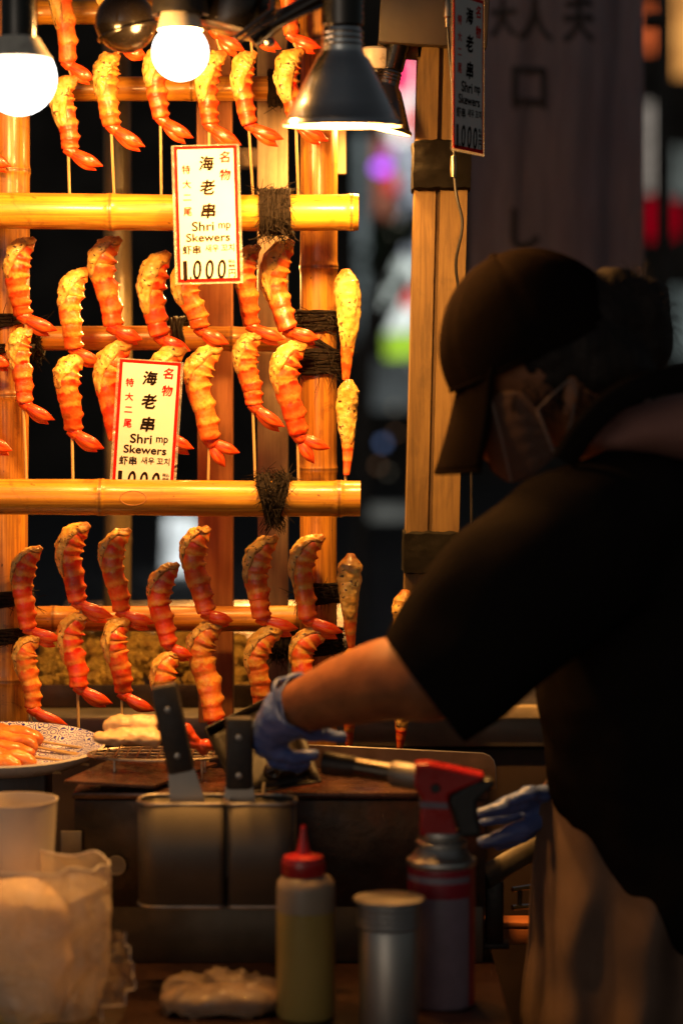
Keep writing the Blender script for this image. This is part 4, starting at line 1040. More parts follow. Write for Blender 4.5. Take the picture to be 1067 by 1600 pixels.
# ================================================================== MESH CADDY AND SCRAPERS
d = 2.545; s = S(d); zt = P(0, 1250, d).z; zb = P(0, 1408, d).z
cd = empty('utensil_caddy', V(P(340, 1410, d).x, d, zb), 'perforated steel two compartment utensil caddy hung on the griddle front', 'utensil holder')
def stadium(x0, x1, hy, n=8):
    rl = .022 if x0 < P(280, 1320, d).x else .007; rr_ = .022 if x1 > P(400, 1320, d).x else .007; pts = []
    for (cx_, cy_, a0, r) in ((x1 - rr_, hy - rr_, 0, rr_), (x0 + rl, hy - rl, 90, rl), (x0 + rl, -hy + rl, 180, rl), (x1 - rr_, -hy + rr_, 270, rr_)):
        for i in range(n + 1):
            a = math.radians(a0 + 90 * i / n); pts.append((cx_ + r * math.cos(a), cy_ + r * math.sin(a)))
    return pts
for (xa_, xb_) in ((218, 352), (358, 462)):
    A, B_ = P(xa_, 0, d).x, P(xb_, 0, d).x; A, B_ = P(xa_, 1320, d).x, P(xb_, 1320, d).x
    pts = stadium(A, B_, .030); b = MB(); vs = []; uvs = []; acc = 0
    for i, (x, y) in enumerate(pts + [pts[0]]):
        if i: acc += math.hypot(x - pp[0], y - pp[1])
        pp = (x, y)
        vs += [V(x, d + y, zb), V(x, d + y, zt)]; uvs += [(acc, 0), (acc, zt - zb)]
    b.add(vs, [[2 * i, 2 * i + 2, 2 * i + 3, 2 * i + 1] for i in range(len(pts))], uvs)
    b.build('basket_wall', M['perforated'], cd, thick=.0012)
    b = MB(); b.tube([V(x, d + y, zt) for x, y in pts + [pts[0]]], .0022, 8); b.build('rim', M['steel'], cd)
    b = MB(); b.tube([V(x, d + y, zb) for x, y in pts + [pts[0]]], .002, 8); b.build('bottom_rim', M['steel'], cd)
    b = MB(); b.add([V(x, d + y, zb) for x, y in pts], [list(range(len(pts)))]); b.build('floor', M['perforated'], cd, smooth=False)
    b = MB(); b.tube([V((A + B_) / 2, d + .028, zt), V((A + B_) / 2, d + .055, zt + .008), V((A + B_) / 2, 2.635, zt + .006), V((A + B_) / 2, 2.637, GZ - .012)], .002, 8); b.build('hook', M['steel'], cd)
def scraper(pt, pb_, hw, bl, bw0, bw1, d, label):
    """handle from pt (top) to pb_, blade goes on to bl"""
    a, c_ = P(*pt, d), P(*pb_, d); e = empty('scraper', c_, label, 'scraper', 'scrapers standing in the steel caddy')
    ax = (c_ - a).normalized(); sd = ax.cross(V(0, 1, 0)).normalized(); R = Matrix((sd, V(0, 1, 0), ax)).transposed()
    w = hw * S(d); L = (c_ - a).length / 2
    b = MB(); b.box((a + c_) / 2 - V(0, .006, 0), (w, .005, L), R, bev=.004); b.build('handle', M['black_handle'], e)
    b = MB(); b.box((a + c_) / 2 + V(0, .006, 0), (w, .005, L), R, bev=.004); b.build('handle', M['black_handle'], e)
    for f in (.27, .80):
        q = a.lerp(c_, f) - V(0, .0108, 0); b = MB(); b.lathe([(.0001, .0012), (.003, .0008), (.0036, 0), (.0036, -.001)], 16, q, Matrix.Rotation(PI / 2, 3, 'X')); b.build('rivet', M['steel'], e)
    q = P(*bl, d); b = MB(); s_ = S(d)
    vs = []
    for y in (-.0008, .0008):
        vs += [a + V(0, y, 0) - sd * w * .9, a + V(0, y, 0) + sd * w * .9, c_ + V(0, y, 0) + sd * bw0 * s_, q + V(0, y, 0) + sd * bw1 * s_, q + V(0, y, 0) - sd * bw1 * s_, c_ + V(0, y, 0) - sd * bw0 * s_]
    b.add(vs, [[0, 1, 2, 3, 4, 5], [11, 10, 9, 8, 7, 6]] + [[i, i + 6, (i + 1) % 6 + 6, (i + 1) % 6] for i in range(6)]); b.build('blade', M['steel'], e, smooth=False)
scraper((256, 1070), (284, 1206), 21, (312, 1360), 21, 44, 2.548, 'tall scraper with riveted black handle in the left caddy compartment')
scraper((374, 1120), (374, 1232), 21, (378, 1370), 22, 44, 2.548, 'shorter scraper with black handle in the right caddy compartment')

# ================================================================== BLACK PAN HELD BY THE HAND
M['pan'] = mat('pan_iron', (.012, .008, .006), .45, spec=.3, scale=60, var=.5, bump=.4)
pn = empty('black_pan', P(410, 1190, 2.62), 'small black square pan with sauce held in the gloved hand', 'pan')
A, B_, C_, D_ = P(318, 1142, 2.62), P(446, 1078, 2.72), P(498, 1224, 2.60), P(368, 1246, 2.59)
def lerp2(u, v): return A.lerp(B_, u).lerp(D_.lerp(C_, u), v)
nrm = (B_ - A).cross(D_ - A).normalized()
if nrm.y > 0: nrm = -nrm
b = MB(); b.grid(lambda u, v: lerp2(.06 + .88 * u, .06 + .88 * v) - nrm * (.004), 8, 8); b.build('pan_floor', M['pan'], pn, thick=.002)
for P0, P1 in (((0, 0), (1, 0)), ((1, 0), (1, 1)), ((1, 1), (0, 1)), ((0, 1), (0, 0))):
    def wf(u, v, P0=P0, P1=P1):
        uu = P0[0] + (P1[0] - P0[0]) * u; vv = P0[1] + (P1[1] - P0[1]) * u
        o_ = lerp2(uu, vv) + nrm * .004; i_ = lerp2(.5 + (uu - .5) * .88, .5 + (vv - .5) * .88) - nrm * .004
        return i_.lerp(o_, v)
    b = MB(); b.grid(wf, 8, 2); b.build('pan_wall', M['pan'], pn, thick=.002)
b = MB(); b.tube([lerp2(u, v) + nrm * .004 for u, v in ((0, 0), (1, 0), (1, 1), (0, 1), (0, 0))], .0015, 6); b.build('pan_lip', M['pan'], pn)
o = blob('sauce', [[(lerp2(.55, .78), (.014, .008, .010)), (lerp2(.8, .82), (.014, .008, .009))]], .002, M['sauce'], pn, 1, lambda p: .003 * noise.noise(p * 130))

# ================================================================== TORCH AND CANISTER
d = 2.47; s = S(d)
tc = empty('gas_torch', V(P(689, 1600, d).x, d, CT), 'red and black blowtorch head screwed on a white labelled gas canister', 'blowtorch')
cx = P(689, 1500, d).x
def zz(y, dd=None): return P(0, y, dd or d).z
disc_lathe(tc, 'canister', M['white_paint'], V(cx, d, 0), [(.0001, CT + .001), (50 * s, CT + .001), (53 * s, CT + .004), (53 * s, zz(1352)), (52 * s, zz(1349)), (.0001, zz(1349))], n=56)
disc_lathe(tc, 'label_band', M['label_red'], V(cx, d, 0), [(53.3 * s, zz(1372)), (53.4 * s, zz(1374)), (53.4 * s, zz(1394)), (53.3 * s, zz(1395))][::-1], n=56)
disc_lathe(tc, 'top_band', M['label_red'], V(cx, d, 0), [(53.3 * s, zz(1362)), (53.5 * s, zz(1361)), (53.5 * s, zz(1352)), (53.2 * s, zz(1351))], n=56)
b = MB()
for k in range(5):
    a = math.radians(-150 + 0); 
# red side stripe on the right of the label, wrapped
def stripe(a0, a1, y0, y1, name, m):
    b = MB(); b.grid(lambda u, v: V(cx + 53.6 * s * math.cos(a0 + (a1 - a0) * u), d + 53.6 * s * math.sin(a0 + (a1 - a0) * u), zz(y0) + (CT + .003 - zz(y0)) * v if y1 is None else zz(y0) + (zz(y1) - zz(y0)) * v), 12, 4); b.build(name, m, tc)
stripe(math.radians(-38), math.radians(10), 1395, None, 'side_panel', M['label_red'])
stripe(math.radians(-36), math.radians(-8), 1352, 1372, 'heart_mark', M['label_red'])
def wraptext(items, name, m):
    b = MB()
    for it in items:
        vs, fs = text_mesh(*it[:4], **it[4])
        b.add([V(cx + 53.7 * s * math.sin(v.x / (53.7 * s)), d - 53.7 * s * math.cos(v.x / (53.7 * s)), v.y) for v in vs], fs)
    b.build(name, m, tc, smooth=False)
disc_lathe(tc, 'shoulder', M['steel'], V(cx, d, 0), [(53 * s, zz(1351)), (55 * s, zz(1349)), (55.5 * s, zz(1345)), (54 * s, zz(1341)), (50 * s, zz(1340)), (42 * s, zz(1330)), (38 * s, zz(1322)), (40 * s, zz(1320)), (40 * s, zz(1314)), (34 * s, zz(1310)), (36 * s, zz(1306)), (34 * s, zz(1298)), (.0001, zz(1297))], n=56)
def prism_at(poly, d0, d1, name, m, par, bev=.0015):
    pts_ = [P(x, y, (d0 + d1) / 2) for x, y in poly]; b = MB(); b.prism([(q.x, q.z) for q in pts_], d0, d1)
    o = b.build(name, m, par, smooth=False)
    md = o.modifiers.new('bev', 'BEVEL'); md.width = bev; md.segments = 2; md.limit_method = 'ANGLE'; md.angle_limit = math.radians(30)
    return o
prism_at([(648, 1190), (668, 1190), (700, 1196), (757, 1208), (752, 1216), (700, 1238), (700, 1252), (706, 1272), (716, 1303), (655, 1304), (656, 1270), (660, 1246), (652, 1236), (647, 1230)], d - .016, d + .016, 'torch_body', M['red_plastic'], tc, .004)
prism_at([(702, 1240), (742, 1218), (766, 1214), (775, 1222), (760, 1236), (744, 1250), (746, 1276), (752, 1304), (718, 1306), (708, 1272), (701, 1254)], d - .013, d + .013, 'grip', M['black_plastic'], tc, .004)
prism_at([(656, 1248), (698, 1250), (699, 1260), (655, 1258)], d - .0175, d + .0175, 'white_stripe', M['white_paint'], tc, .0005)
b = MB(); q = P(680, 1232, d - .017); b.lathe([(.0001, .002), (.0042, .002), (.005, 0), (.005, -.003)], 20, q, Matrix.Rotation(PI / 2, 3, 'X')); b.build('valve_knob', M['black_plastic'], tc)
dT = d + .01; n0, n1, n2, n3, n4 = P(506, 1192, dT + .03), P(556, 1199, dT + .02), P(612, 1208, dT + .01), P(650, 1214, dT), P(672, 1216, dT)
b = MB(); b.tube([n1, n3], 16 * s, 24); b.build('burner_tube', mat('burner_dark', (.10, .08, .06), .28, 1, scale=30), tc)
b = MB(); b.tube([n0, n0.lerp(n1, .08), n0.lerp(n1, .9), n1], [19 * s, 20 * s, 18 * s, 16.5 * s], 24, cap=False); b.tube([n0.lerp(n1, .3), n0.lerp(n1, .32)], 15 * s, 24); b.build('nozzle', M['blackened'], tc)
b = MB(); b.tube([n2, n2.lerp(n3, .1), n2.lerp(n3, .85), n4], [19 * s, 21 * s, 21 * s, 20 * s], 24); b.build('collar', M['steel_dull'], tc)

# ================================================================== SQUEEZE BOTTLE, SHAKER
d = 2.42; s = S(d); c = P(478, 1500, d); bx = c.x
def zq(y): return P(0, y, d).z
bo = empty('squeeze_bottle', V(bx, d, CT), 'translucent squeeze bottle with red pointed nozzle half full of yellow oil', 'squeeze bottle')
disc_lathe(bo, 'filled_part', M['bottle_oil'], V(bx, d, 0), [(.0001, CT + .001), (44 * s, CT + .001), (46.5 * s, CT + .005), (46.5 * s, zq(1421)), (.0001, zq(1421))], n=48)
disc_lathe(bo, 'empty_part', M['bottle'], V(bx, d, 0), [(46.5 * s, zq(1421)), (46.3 * s, zq(1388)), (44 * s, zq(1376)), (38 * s, zq(1369)), (30 * s, zq(1366)), (.0001, zq(1366))], n=48)
disc_lathe(bo, 'cap', M['red_plastic'], V(bx - 4 * s, d, 0), [(33 * s, zq(1367)), (34 * s, zq(1364)), (33.5 * s, zq(1345)), (31 * s, zq(1338)), (22 * s, zq(1335)), (12 * s, zq(1333)), (.0001, zq(1333))], n=48)
b = MB()
for k in range(36):
    a = 2 * PI * k / 36; b.box((bx - 4 * s + 33.8 * s * math.cos(a), d + 33.8 * s * math.sin(a), zq(1355)), (.0005, .0005, 8 * s), Matrix.Rotation(a, 3, 'Z'))
b.build('grip_ridges', M['red_plastic'], bo)
disc_lathe(bo, 'nozzle', M['red_plastic'], V(bx - 4 * s, d, 0), [(12 * s, zq(1333)), (9 * s, zq(1325)), (4.5 * s, zq(1300)), (3.8 * s, zq(1293)), (2 * s, zq(1290)), (.0001, zq(1290))], n=32)
d = 2.385; s = S(d); c = P(608, 1404, d); bx = c.x
sh = empty('steel_shaker', V(bx, d, CT), 'tall brushed steel shaker canister with flat lid in front of the gas can', 'shaker')
def zq(y): return P(0, y, d).z
disc_lathe(sh, 'body', M['steel'], V(bx, d, 0), [(.0001, CT + .001), (46 * s, CT + .001), (47 * s, CT + .003), (47 * s, zq(1452)), (45 * s, zq(1448)), (.0001, zq(1448))], n=64)
pr = [(45 * s, zq(1449))]
for k in range(4): pr += [(49 * s, zq(1446 - k * 9)), (51 * s, zq(1443 - k * 9)), (49 * s, zq(1440 - k * 9)), (48.5 * s, zq(1438 - k * 9))]
pr += [(50 * s, zq(1409)), (56 * s, zq(1407)), (57 * s, zq(1405)), (56 * s, zq(1402.5)), (.0001, zq(1402))]
disc_lathe(sh, 'lid', M['steel'], V(bx, d, 0), pr, n=64)

# ================================================================== RIGHT SIDE METAL BRACKET AND LOW SHELF
br = empty('burner_stand', P(790, 1440, 2.72), 'dark metal stand with slanted arm right of the griddle', 'stand')
b = MB(); b.tube([P(756, 1372, 2.68), P(800, 1345, 2.70), P(862, 1312, 2.74)], [.014, .013, .012], 10, flat=.6); b.build('slanted_arm', M['steel_dull'], br)
b = MB(); q0, q1 = P(772, 1375, 2.70), P(772, 1472, 2.70); b.box((q0 + q1) / 2, (.010, .010, (q0.z - q1.z) / 2), bev=.002); b.build('leg', M['blackened'], br)
b = MB(); q = P(772, 1475, 2.70); b.box(q, (.016, .014, .003), bev=.001); b.build('foot_plate', M['blackened'], br)
b = MB(); b.tube([P(800, 1390, 2.72), P(850, 1382, 2.74)], .003, 8); b.tube([P(800, 1418, 2.72), P(850, 1414, 2.74)], .003, 8); b.tube([P(812, 1386, 2.725), P(812, 1420, 2.725)], .003, 8); b.build('bracket_rod', M['chrome'], br)
for k, (y0, y1) in enumerate(((1442, 1450), (1452, 1476))):
    qa, qb = P(735, y0, 2.78), P(900, y1, 2.78)
    b = MB(); b.box(((qa.x + qb.x) / 2, 2.80, (qa.z + qb.z) / 2), ((qb.x - qa.x) / 2, .02, (qa.z - qb.z) / 2), bev=.001)
    setp(b.build('shelf_board', mat('glow_painted_board', (.62, .20, .05), .5, scale=20, stretch=(.1, 1, 1), var=.25)), ('thin upper' if k == 0 else 'thicker lower') + ' wooden board painted with orange light, glimpsed beside the apron', 'board', 'boards painted with orange light beside the apron')  # board colour holds the orange glow of light on the wood
b = MB(); b.box((.31, 2.80, CT - .03), (.1, .22, .02)); 
# ================================================================== BANNER, POLE
bn = empty('cloth_banner', P(870, 200, 4.3), 'large dim grey cloth banner with dark brush characters behind the worker', 'banner')
def bf(u, v):
    q = P(733 + 272 * u, -60 + 600 * v, 4.3); return q + V(0, .009 * math.sin(u * 15 + 1.6 * math.sin(v * 3)) + .003 * math.sin(u * 37 + v * 4), 0)
b = MB(); b.grid(bf, 90, 30); b.build('cloth', M['banner'], bn, thick=.001)
def ban_text(ch, x, y, wf, hf):
    vs, fs = text_mesh(ch, 1, 0, 0, wfit=wf, hfit=hf, bold=.05); b = MB()
    for kk, (ox, oy) in enumerate(((0, 0), (2.2, 1), (-2.2, -1), (1, 2.2), (-1, -2.2))):
        out = []
        for v in vs:
            px, py = x + v.x + ox, y - v.y + oy; u, vv = (px - 733) / 272, (py + 60) / 600
            q = bf(u, vv); out.append(q + V(0, -.003 - .0004 * kk, 0))
        b.add(out, fs)
    b.name_ = ch; b.build('painted_character', M['banner_ink'], bn, smooth=False)
for a in (('大', 785, 28, 38, 60), ('人', 836, 30, 52, 66), ('夫', 903, 28, 46, 74), ('口', 826, 138, 52, 62), ('し', 820, 358, 42, 60)): ban_text(*a)
b = MB(); b.tube([P(1036, -60, 4.8), P(1036, 640, 4.8)], 9 * S(4.8), 12); b.tube([P(1008, 32, 4.8), P(1044, 32, 4.8)], 12 * S(4.8), 8)
setp(b.build('banner_pole', M['dark_panel']), 'dark upright pole with crosspiece right of the banner', 'pole')

# ================================================================== FAR STREET LIGHTS (out of focus)
def blotchy(name, c, s, wid):
    # uneven glow like print; for drapes and table it paints the light on them
    m = emis(name, c, s * 1.7); nt = m.node_tree; b = nt.nodes['Principled BSDF']; vec = mapping(nt, (1, 1, .6))
    n = noise_n(nt, vec, 2.2 / max(wid, .05), 3, .6, .5)
    G(nt, ramp(nt, n, [(.34, tuple(x * .3 for x in c)), (.52, tuple(x * .8 for x in c)), (.7, tuple(min(1, x * 1.25) for x in c))]), b.inputs['Emission Color'])
    return m
def lantern(px, py, rp, hp, d, c, s_, label):
    d *= 3.0
    q = P(px, py, d); s = S(d); e = empty('paper_lantern', q, label, 'lantern', 'red lanterns across the street')
    pr = []
    for i in range(25):
        t_ = i / 24 * 2 - 1; r = rp * s * math.sqrt(max(.04, 1 - (t_ * .93) ** 2)) * (1 + (.03 if i % 2 else 0)); pr.append((r, t_ * hp * s))
    disc_lathe(e, 'paper_shade', emis('lantern_glow', c, s_), q, pr, n=28)
    disc_lathe(e, 'top_cap', M['black_plastic'], q, [(rp * s * .42, hp * s), (rp * s * .42, hp * s * 1.1), (.001, hp * s * 1.1)], n=20)
    disc_lathe(e, 'bottom_cap', M['black_plastic'], q, [(rp * s * .42, -hp * s), (rp * s * .42, -hp * s * 1.1), (.001, -hp * s * 1.1)], n=20)
    b = MB(); b.tube([q + V(0, 0, hp * s), q + V(0, 0, hp * s + .5)], .006, 6); b.build('cord', M['black_plastic'], e)
def panel(x0, y0, x1, y1, d, c, s_, name, label, cat, skew=0, group=None):
    d *= 3.0
    pts_ = [P(x0, y0, d), P(x1, y0, d), P(x1 + skew, y1, d), P(x0 + skew, y1, d)]
    e = empty(name, P((x0 + x1) / 2, y1, d), label, cat, group)
    b = MB(); b.prism([(q.x, q.z) for q in pts_], d, d + .06); 
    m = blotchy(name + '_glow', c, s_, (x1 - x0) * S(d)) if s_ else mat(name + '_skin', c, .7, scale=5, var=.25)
    b.build('face', m, e, smooth=False)
    cx_, cz_ = (pts_[0].x + pts_[2].x) / 2, (pts_[0].z + pts_[2].z) / 2
    b = MB(); b.prism([(cx_ + (q.x - cx_) * 1.04, cz_ + (q.z - cz_) * 1.02) for q in pts_], d + .01, d + .075)
    b.build('case', M['dark_panel'], e, smooth=False)
    return e
panel(602, 88, 656, 232, 8.0, (.95, .92, .85), 1.0, 'lit_signboard', 'bright white lit signboard behind the pink lanterns', 'sign')
lantern(626, 112, 24, 34, 7.6, (1, .05, .16), 1.3, 'upper blurred pink red lantern left of the post top')
lantern(637, 188, 13, 24, 7.6, (1, .06, .06), .9, 'lower small blurred red lantern left of the post')
lantern(612, 286, 10, 16, 7.2, (1, .02, .04), .7, 'tiny blurred red lantern beneath the purple light')
lantern(642, 466, 13, 14, 7.0, (1, .02, .01), .9, 'blurred red lantern low beside the pine post')
lantern(1028, 342, 40, 34, 6.2, (.75, .0, .02), .2, 'large dim red lantern at the right edge beyond the pole')
def globe_light(px, py, rp, d, c, s_, label, flat=1):
    d *= 3.0
    q = P(px, py, d); s = S(d); e = empty('street_light', q, label, 'light', 'small blurred street lights')
    b = MB(); b.sphere(q, (rp * s, rp * s * .8, rp * s * flat)); b.build('globe', emis('globe_glow', c, s_), e)
    b = MB(); b.tube([q, q + V(0, .3, .05)], .012, 6); b.build('bracket', M['dark_panel'], e)
globe_light(596, 262, 14, 6.8, (.5, .12, 1), 2.2, 'blurred purple light left of the pine post', .7)
globe_light(606, 240, 10, 7.0, (.8, .2, .9), .7, 'faint pink violet light just above the purple one')
globe_light(622, 356, 12, 6.5, (.9, .85, .6), .5, 'pale round light halfway down the gap beside the post')
globe_light(572, 632, 5, 6.2, (.7, .65, .6), .5, 'tiny pale light low in the dark gap')
globe_light(598, 692, 6, 6.2, (.3, .45, .9), .5, 'tiny bluish light low in the dark gap')
panel(556, 210, 572, 640, 6.5, (.30, .36, .36), .32, 'lit_drape', 'tall narrow pale grey green lit panel right of the bamboo ends', 'panel', 6)
panel(618, 225, 652, 410, 7.4, (.55, .6, .68), .5, 'lit_drape', 'slanting pale blue grey lit panel beside the post', 'panel', 14)
panel(585, 215, 612, 340, 7.7, (.55, .2, .12), .45, 'lit_drape', 'dull orange red lit panel beneath the cone lamps', 'panel')
panel(598, 402, 655, 528, 7.0, (.80, .9, .82), .75, 'lit_signboard', 'soft white lit board low beside the pine post', 'sign')
panel(602, 520, 655, 560, 6.9, (.45, .75, .05), .65, 'green_sign', 'small yellow green lit sign beneath the white board', 'sign')
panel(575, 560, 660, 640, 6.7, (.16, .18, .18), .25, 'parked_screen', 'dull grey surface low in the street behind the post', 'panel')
panel(555, 790, 660, 812, 5.5, (.30, .31, .28), .22, 'street_table', 'dim grey table edge low in the street gap', 'table')  # table edge glows by its own material in place of street light
panel(262, 806, 312, 948, 6.5, (.72, .78, .78), .95, 'lit_poster', 'bright pale blurred poster seen between the slats below the middle rail', 'poster', -6)
panel(210, 1000, 232, 1016, 6.0, (.5, .55, .55), .4, 'lit_poster', 'small pale patch seen low between the slats', 'poster')
panel(1050, -60, 1110, 120, 7.0, (1, .42, .10), .55, 'lit_signboard', 'blurred orange lit sign at the top right corner', 'sign')
panel(1000, 10, 1022, 80, 7.0, (.9, .16, .04), .5, 'lit_signboard', 'narrow red orange lit sign between banner and pole', 'sign')
panel(1000, 160, 1020, 300, 7.3, (.75, .65, .55), .25, 'lit_signboard', 'narrow pale lit sign between banner and pole', 'sign')
panel(1046, 230, 1090, 310, 7.3, (.22, .25, .23), .25, 'lit_drape', 'faint grey green panel at the right edge', 'panel')
panel(1046, 450, 1100, 560, 7.3, (.22, .27, .26), .2, 'lit_drape', 'dim grey panel right of the hair bun', 'panel')

e = empty('street_tree', P(600, 700, 14), 'dark blurred tree with leaning branches in the street gap', 'tree')
b = MB(); b.tube(catmull([P(560, 1000, 14), P(568, 700, 14), P(575, 520, 14), P(600, 420, 14), P(650, 330, 14)], 20), .045, 8); b.tube(catmull([P(572, 560, 14), P(600, 500, 14.1), P(640, 430, 14.2)], 12), .035, 8); b.build('trunk', M['dark_panel'], e)
rl_ = random.Random(4); b = MB()
for k in range(130):
    t_ = rl_.random(); q = P(570 + 80 * t_ + rl_.gauss(0, 12), 440 - 110 * t_ + rl_.gauss(0, 26), 14 + rl_.uniform(-.3, .3)); a_ = V(rl_.uniform(-1, 1), rl_.uniform(-1, 1), rl_.uniform(-1, 1)).normalized() * .05; c_ = V(rl_.uniform(-1, 1), rl_.uniform(-1, 1), rl_.uniform(-1, 1)).normalized() * .03
    b.add([q - a_, q + c_, q + a_, q - c_], [[0, 1, 2, 3]])
b.build('crown', mat('leaf', (.03, .06, .03), .6, bump=0), e, smooth=False)
for k in range(9):
    globe_light(rl_.uniform(565, 648), rl_.uniform(560, 780), rl_.uniform(2, 4.5), 5.5 + k * .2, ((.8, .7, .5), (.4, .5, .7), (.8, .4, .2))[k % 3], .35, ('faint warm', 'faint bluish', 'faint orange')[k % 3] + ' speck of light low in the dark street gap, ' + ('nearest the ground', 'just above the lowest', 'third from the ground', 'left of the post base', 'beside the rack end', 'close to the tree trunk', 'under the grey surface', 'right of the trunk', 'farthest away')[k])
# ================================================================== PERSON
pe = empty('person', V(P(1010, 1500, 2.6).x, 2.6, 0), 'person in black cap, face mask and black t-shirt bending over the griddle', 'person')
H = 2.50
def ps(x, y, d, r): return (P(x, y, d), r * S(d) if not hasattr(r, '__len__') else tuple(v * S(d) for v in r))
hipx = P(1080, 1500, 2.6).x
body = blob('body', [
    [ps(862, 560, H, (128, 112, 122)), ps(880, 590, H, (118, 108, 112))],                 # skull
    [ps(820, 620, H + .005, (76, 72, 76)), ps(800, 690, H + .005, (48, 52, 46)), ps(806, 722, H + .005, (32, 42, 28))],  # face, jaw
    [ps(757, 690, H, (16, 14, 22))], [ps(752, 710, H, (12, 12, 12))],                    # nose
    [ps(905, 600, H - .004, (72, 66, 70)), ps(975, 690, H + .03, (78, 72, 70)), ps(1010, 760, H + .05, (95, 95, 80))],  # neck
    [ps(1000, 850, 2.55, (120, 150, 110)), ps(1040, 1050, 2.58, (130, 170, 120)), ps(1080, 1300, 2.6, (120, 150, 110)), ps(1085, 1480, 2.6, (120, 150, 100))],
    [ps(905, 850, 2.41, 78), ps(770, 985, 2.38, 68), ps(672, 1062, 2.39, 62)],               # near upper arm
    [ps(672, 1062, 2.39, (70, 62, 68)), ps(610, 1060, 2.42, (60, 58, 68)), ps(540, 1078, 2.47, (52, 50, 58)), ps(474, 1102, 2.52, 44), ps(452, 1112, 2.535, 36)],   # near forearm
    [ps(950, 860, 2.70, 72), ps(930, 1040, 2.76, 62), ps(935, 1180, 2.74, 52)],
    [ps(935, 1180, 2.74, 50), ps(885, 1240, 2.66, 38), ps(850, 1262, 2.63, 30)],            # far arm
    [(V(hipx + .03, 2.62, .86), .092), (V(hipx + .01, 2.60, .5), .062), (V(hipx + .03, 2.62, .12), .045), (V(hipx - .07, 2.53, .05), .04)],
    [(V(hipx, 2.70, .86), .092), (V(hipx - .02, 2.70, .5), .062), (V(hipx, 2.70, .12), .045), (V(hipx - .07, 2.70, .05), .04)],
], .008, M['skin'], pe, 5, lambda p: .0012 * noise.noise(p * 35))
# ear
o = blob('ear', [[ps(893, 610, H - .075, (13, 7, 24)), ps(886, 640, H - .074, (9, 6, 14))]], .0022, M['skin'], pe, 2)
for sy in (-.032, .03):
    b = MB(); b.sphere(P(768, 655, H + sy), .0105); e_ = b.build('eye', M['mask_edge'], pe)
# hair + bun
def hairf(p): return .006 * noise.noise(p * 28) + .003 * abs(noise.noise(V(p.x * 50, p.y * 50, p.z * 200)))
o = blob('hair', [[ps(880, 560, H, (128, 118, 100)), ps(925, 575, H, (105, 108, 82))], [ps(935, 500, H, (80, 84, 72)), ps(985, 510, H + .0, (62, 62, 84)), ps(1000, 545, H, (46, 52, 62))], [ps(965, 450, H, (40, 42, 34)), ps(1015, 480, H, (32, 40, 44))]], .004, M['hair'], pe, 3, hairf)
b = MB()
rh = random.Random(9)
for k in range(160):
    a = rh.uniform(0, 2 * PI); q = P(990 + 50 * math.cos(a), 510 + 78 * math.sin(a), H - .03 + rh.uniform(-.03, .04)); dr = V(math.cos(a + rh.uniform(-.8, .8)), rh.uniform(-.4, .4), -math.sin(a)) * rh.uniform(.008, .022)
    b.tube([q, q + dr * .6 + V(0, 0, .002), q + dr + V(0, 0, -.004)], [.0005, .0004, .0002], 3, cap=False)
for k in range(120):
    q = P(rh.uniform(800, 950), rh.uniform(590, 640), H - .075 + rh.uniform(-.004, .006)); dr = V(rh.uniform(-.012, .02), 0, rh.uniform(-.03, -.008))
    b.tube([q, q + dr * .5, q + dr + V(.004, 0, 0)], [.0006, .0005, .0002], 3, cap=False)
b.build('stray_hair', M['hair'], pe)
# cap: dome over the skull, tilted forward-down to the left, with panels, button, brim and strap
cc = P(836, 545, H); cr = V(146, 122, 156) * S(H)
RC = Matrix.Rotation(math.radians(-24), 3, 'Y')
b = MB(); nU, nV = 72, 26
def capf(u, v):
    a = 2 * PI * u; t_ = v * PI * .52
    seam = 1 - .018 * math.exp(-((((u * 6) % 1) - .5) / .035) ** 2) + .014 * noise.noise(V(math.cos(a) * 2, math.sin(a) * 2, v * 3))
    q = V(cr.x * math.sin(t_) * math.cos(a), cr.y * math.sin(t_) * math.sin(a), cr.z * math.cos(t_)) * seam
    return cc + RC @ q
b.grid(capf, nU, nV); cp = b.build('cap', M['cap'], pe, thick=.003)
b = MB(); b.tube([capf(i / 60, .985) for i in range(61)], .0028, 8); b.build('sweatband_seam', M['cap'], cp)
for k in range(6):
    b = MB(); b.tube([capf((k + .5) / 6, j / 20) for j in range(21)], .0012, 6); b.build('panel_seam', M['cap'], cp)
b = MB(); b.sphere(capf(0, 0), (.007, .007, .004)); b.build('button', M['cap'], cp)
def brimf(u, v):
    # u across (near to far), v outward
    w_ = (u - .5) * 2
    root = P(718 + 46 * abs(w_) ** 2, 592 - 18 * abs(w_) ** 2, H) + V(0, w_ * .070, 0)
    tip = P(681, 738, H) + V(.042 * abs(w_) ** 2, w_ * .060, .004 * abs(w_) ** 2)
    q = root.lerp(tip, v); return q + V(.002 * math.sin(v * PI), 0, 0)
b = MB(); b.grid(brimf, 30, 16); b.build('brim', M['cap'], cp, thick=.004)
b = MB(); b.tube([brimf(i / 30, 1) for i in range(31)], .0026, 8); b.build('brim_edge', M['cap'], cp)
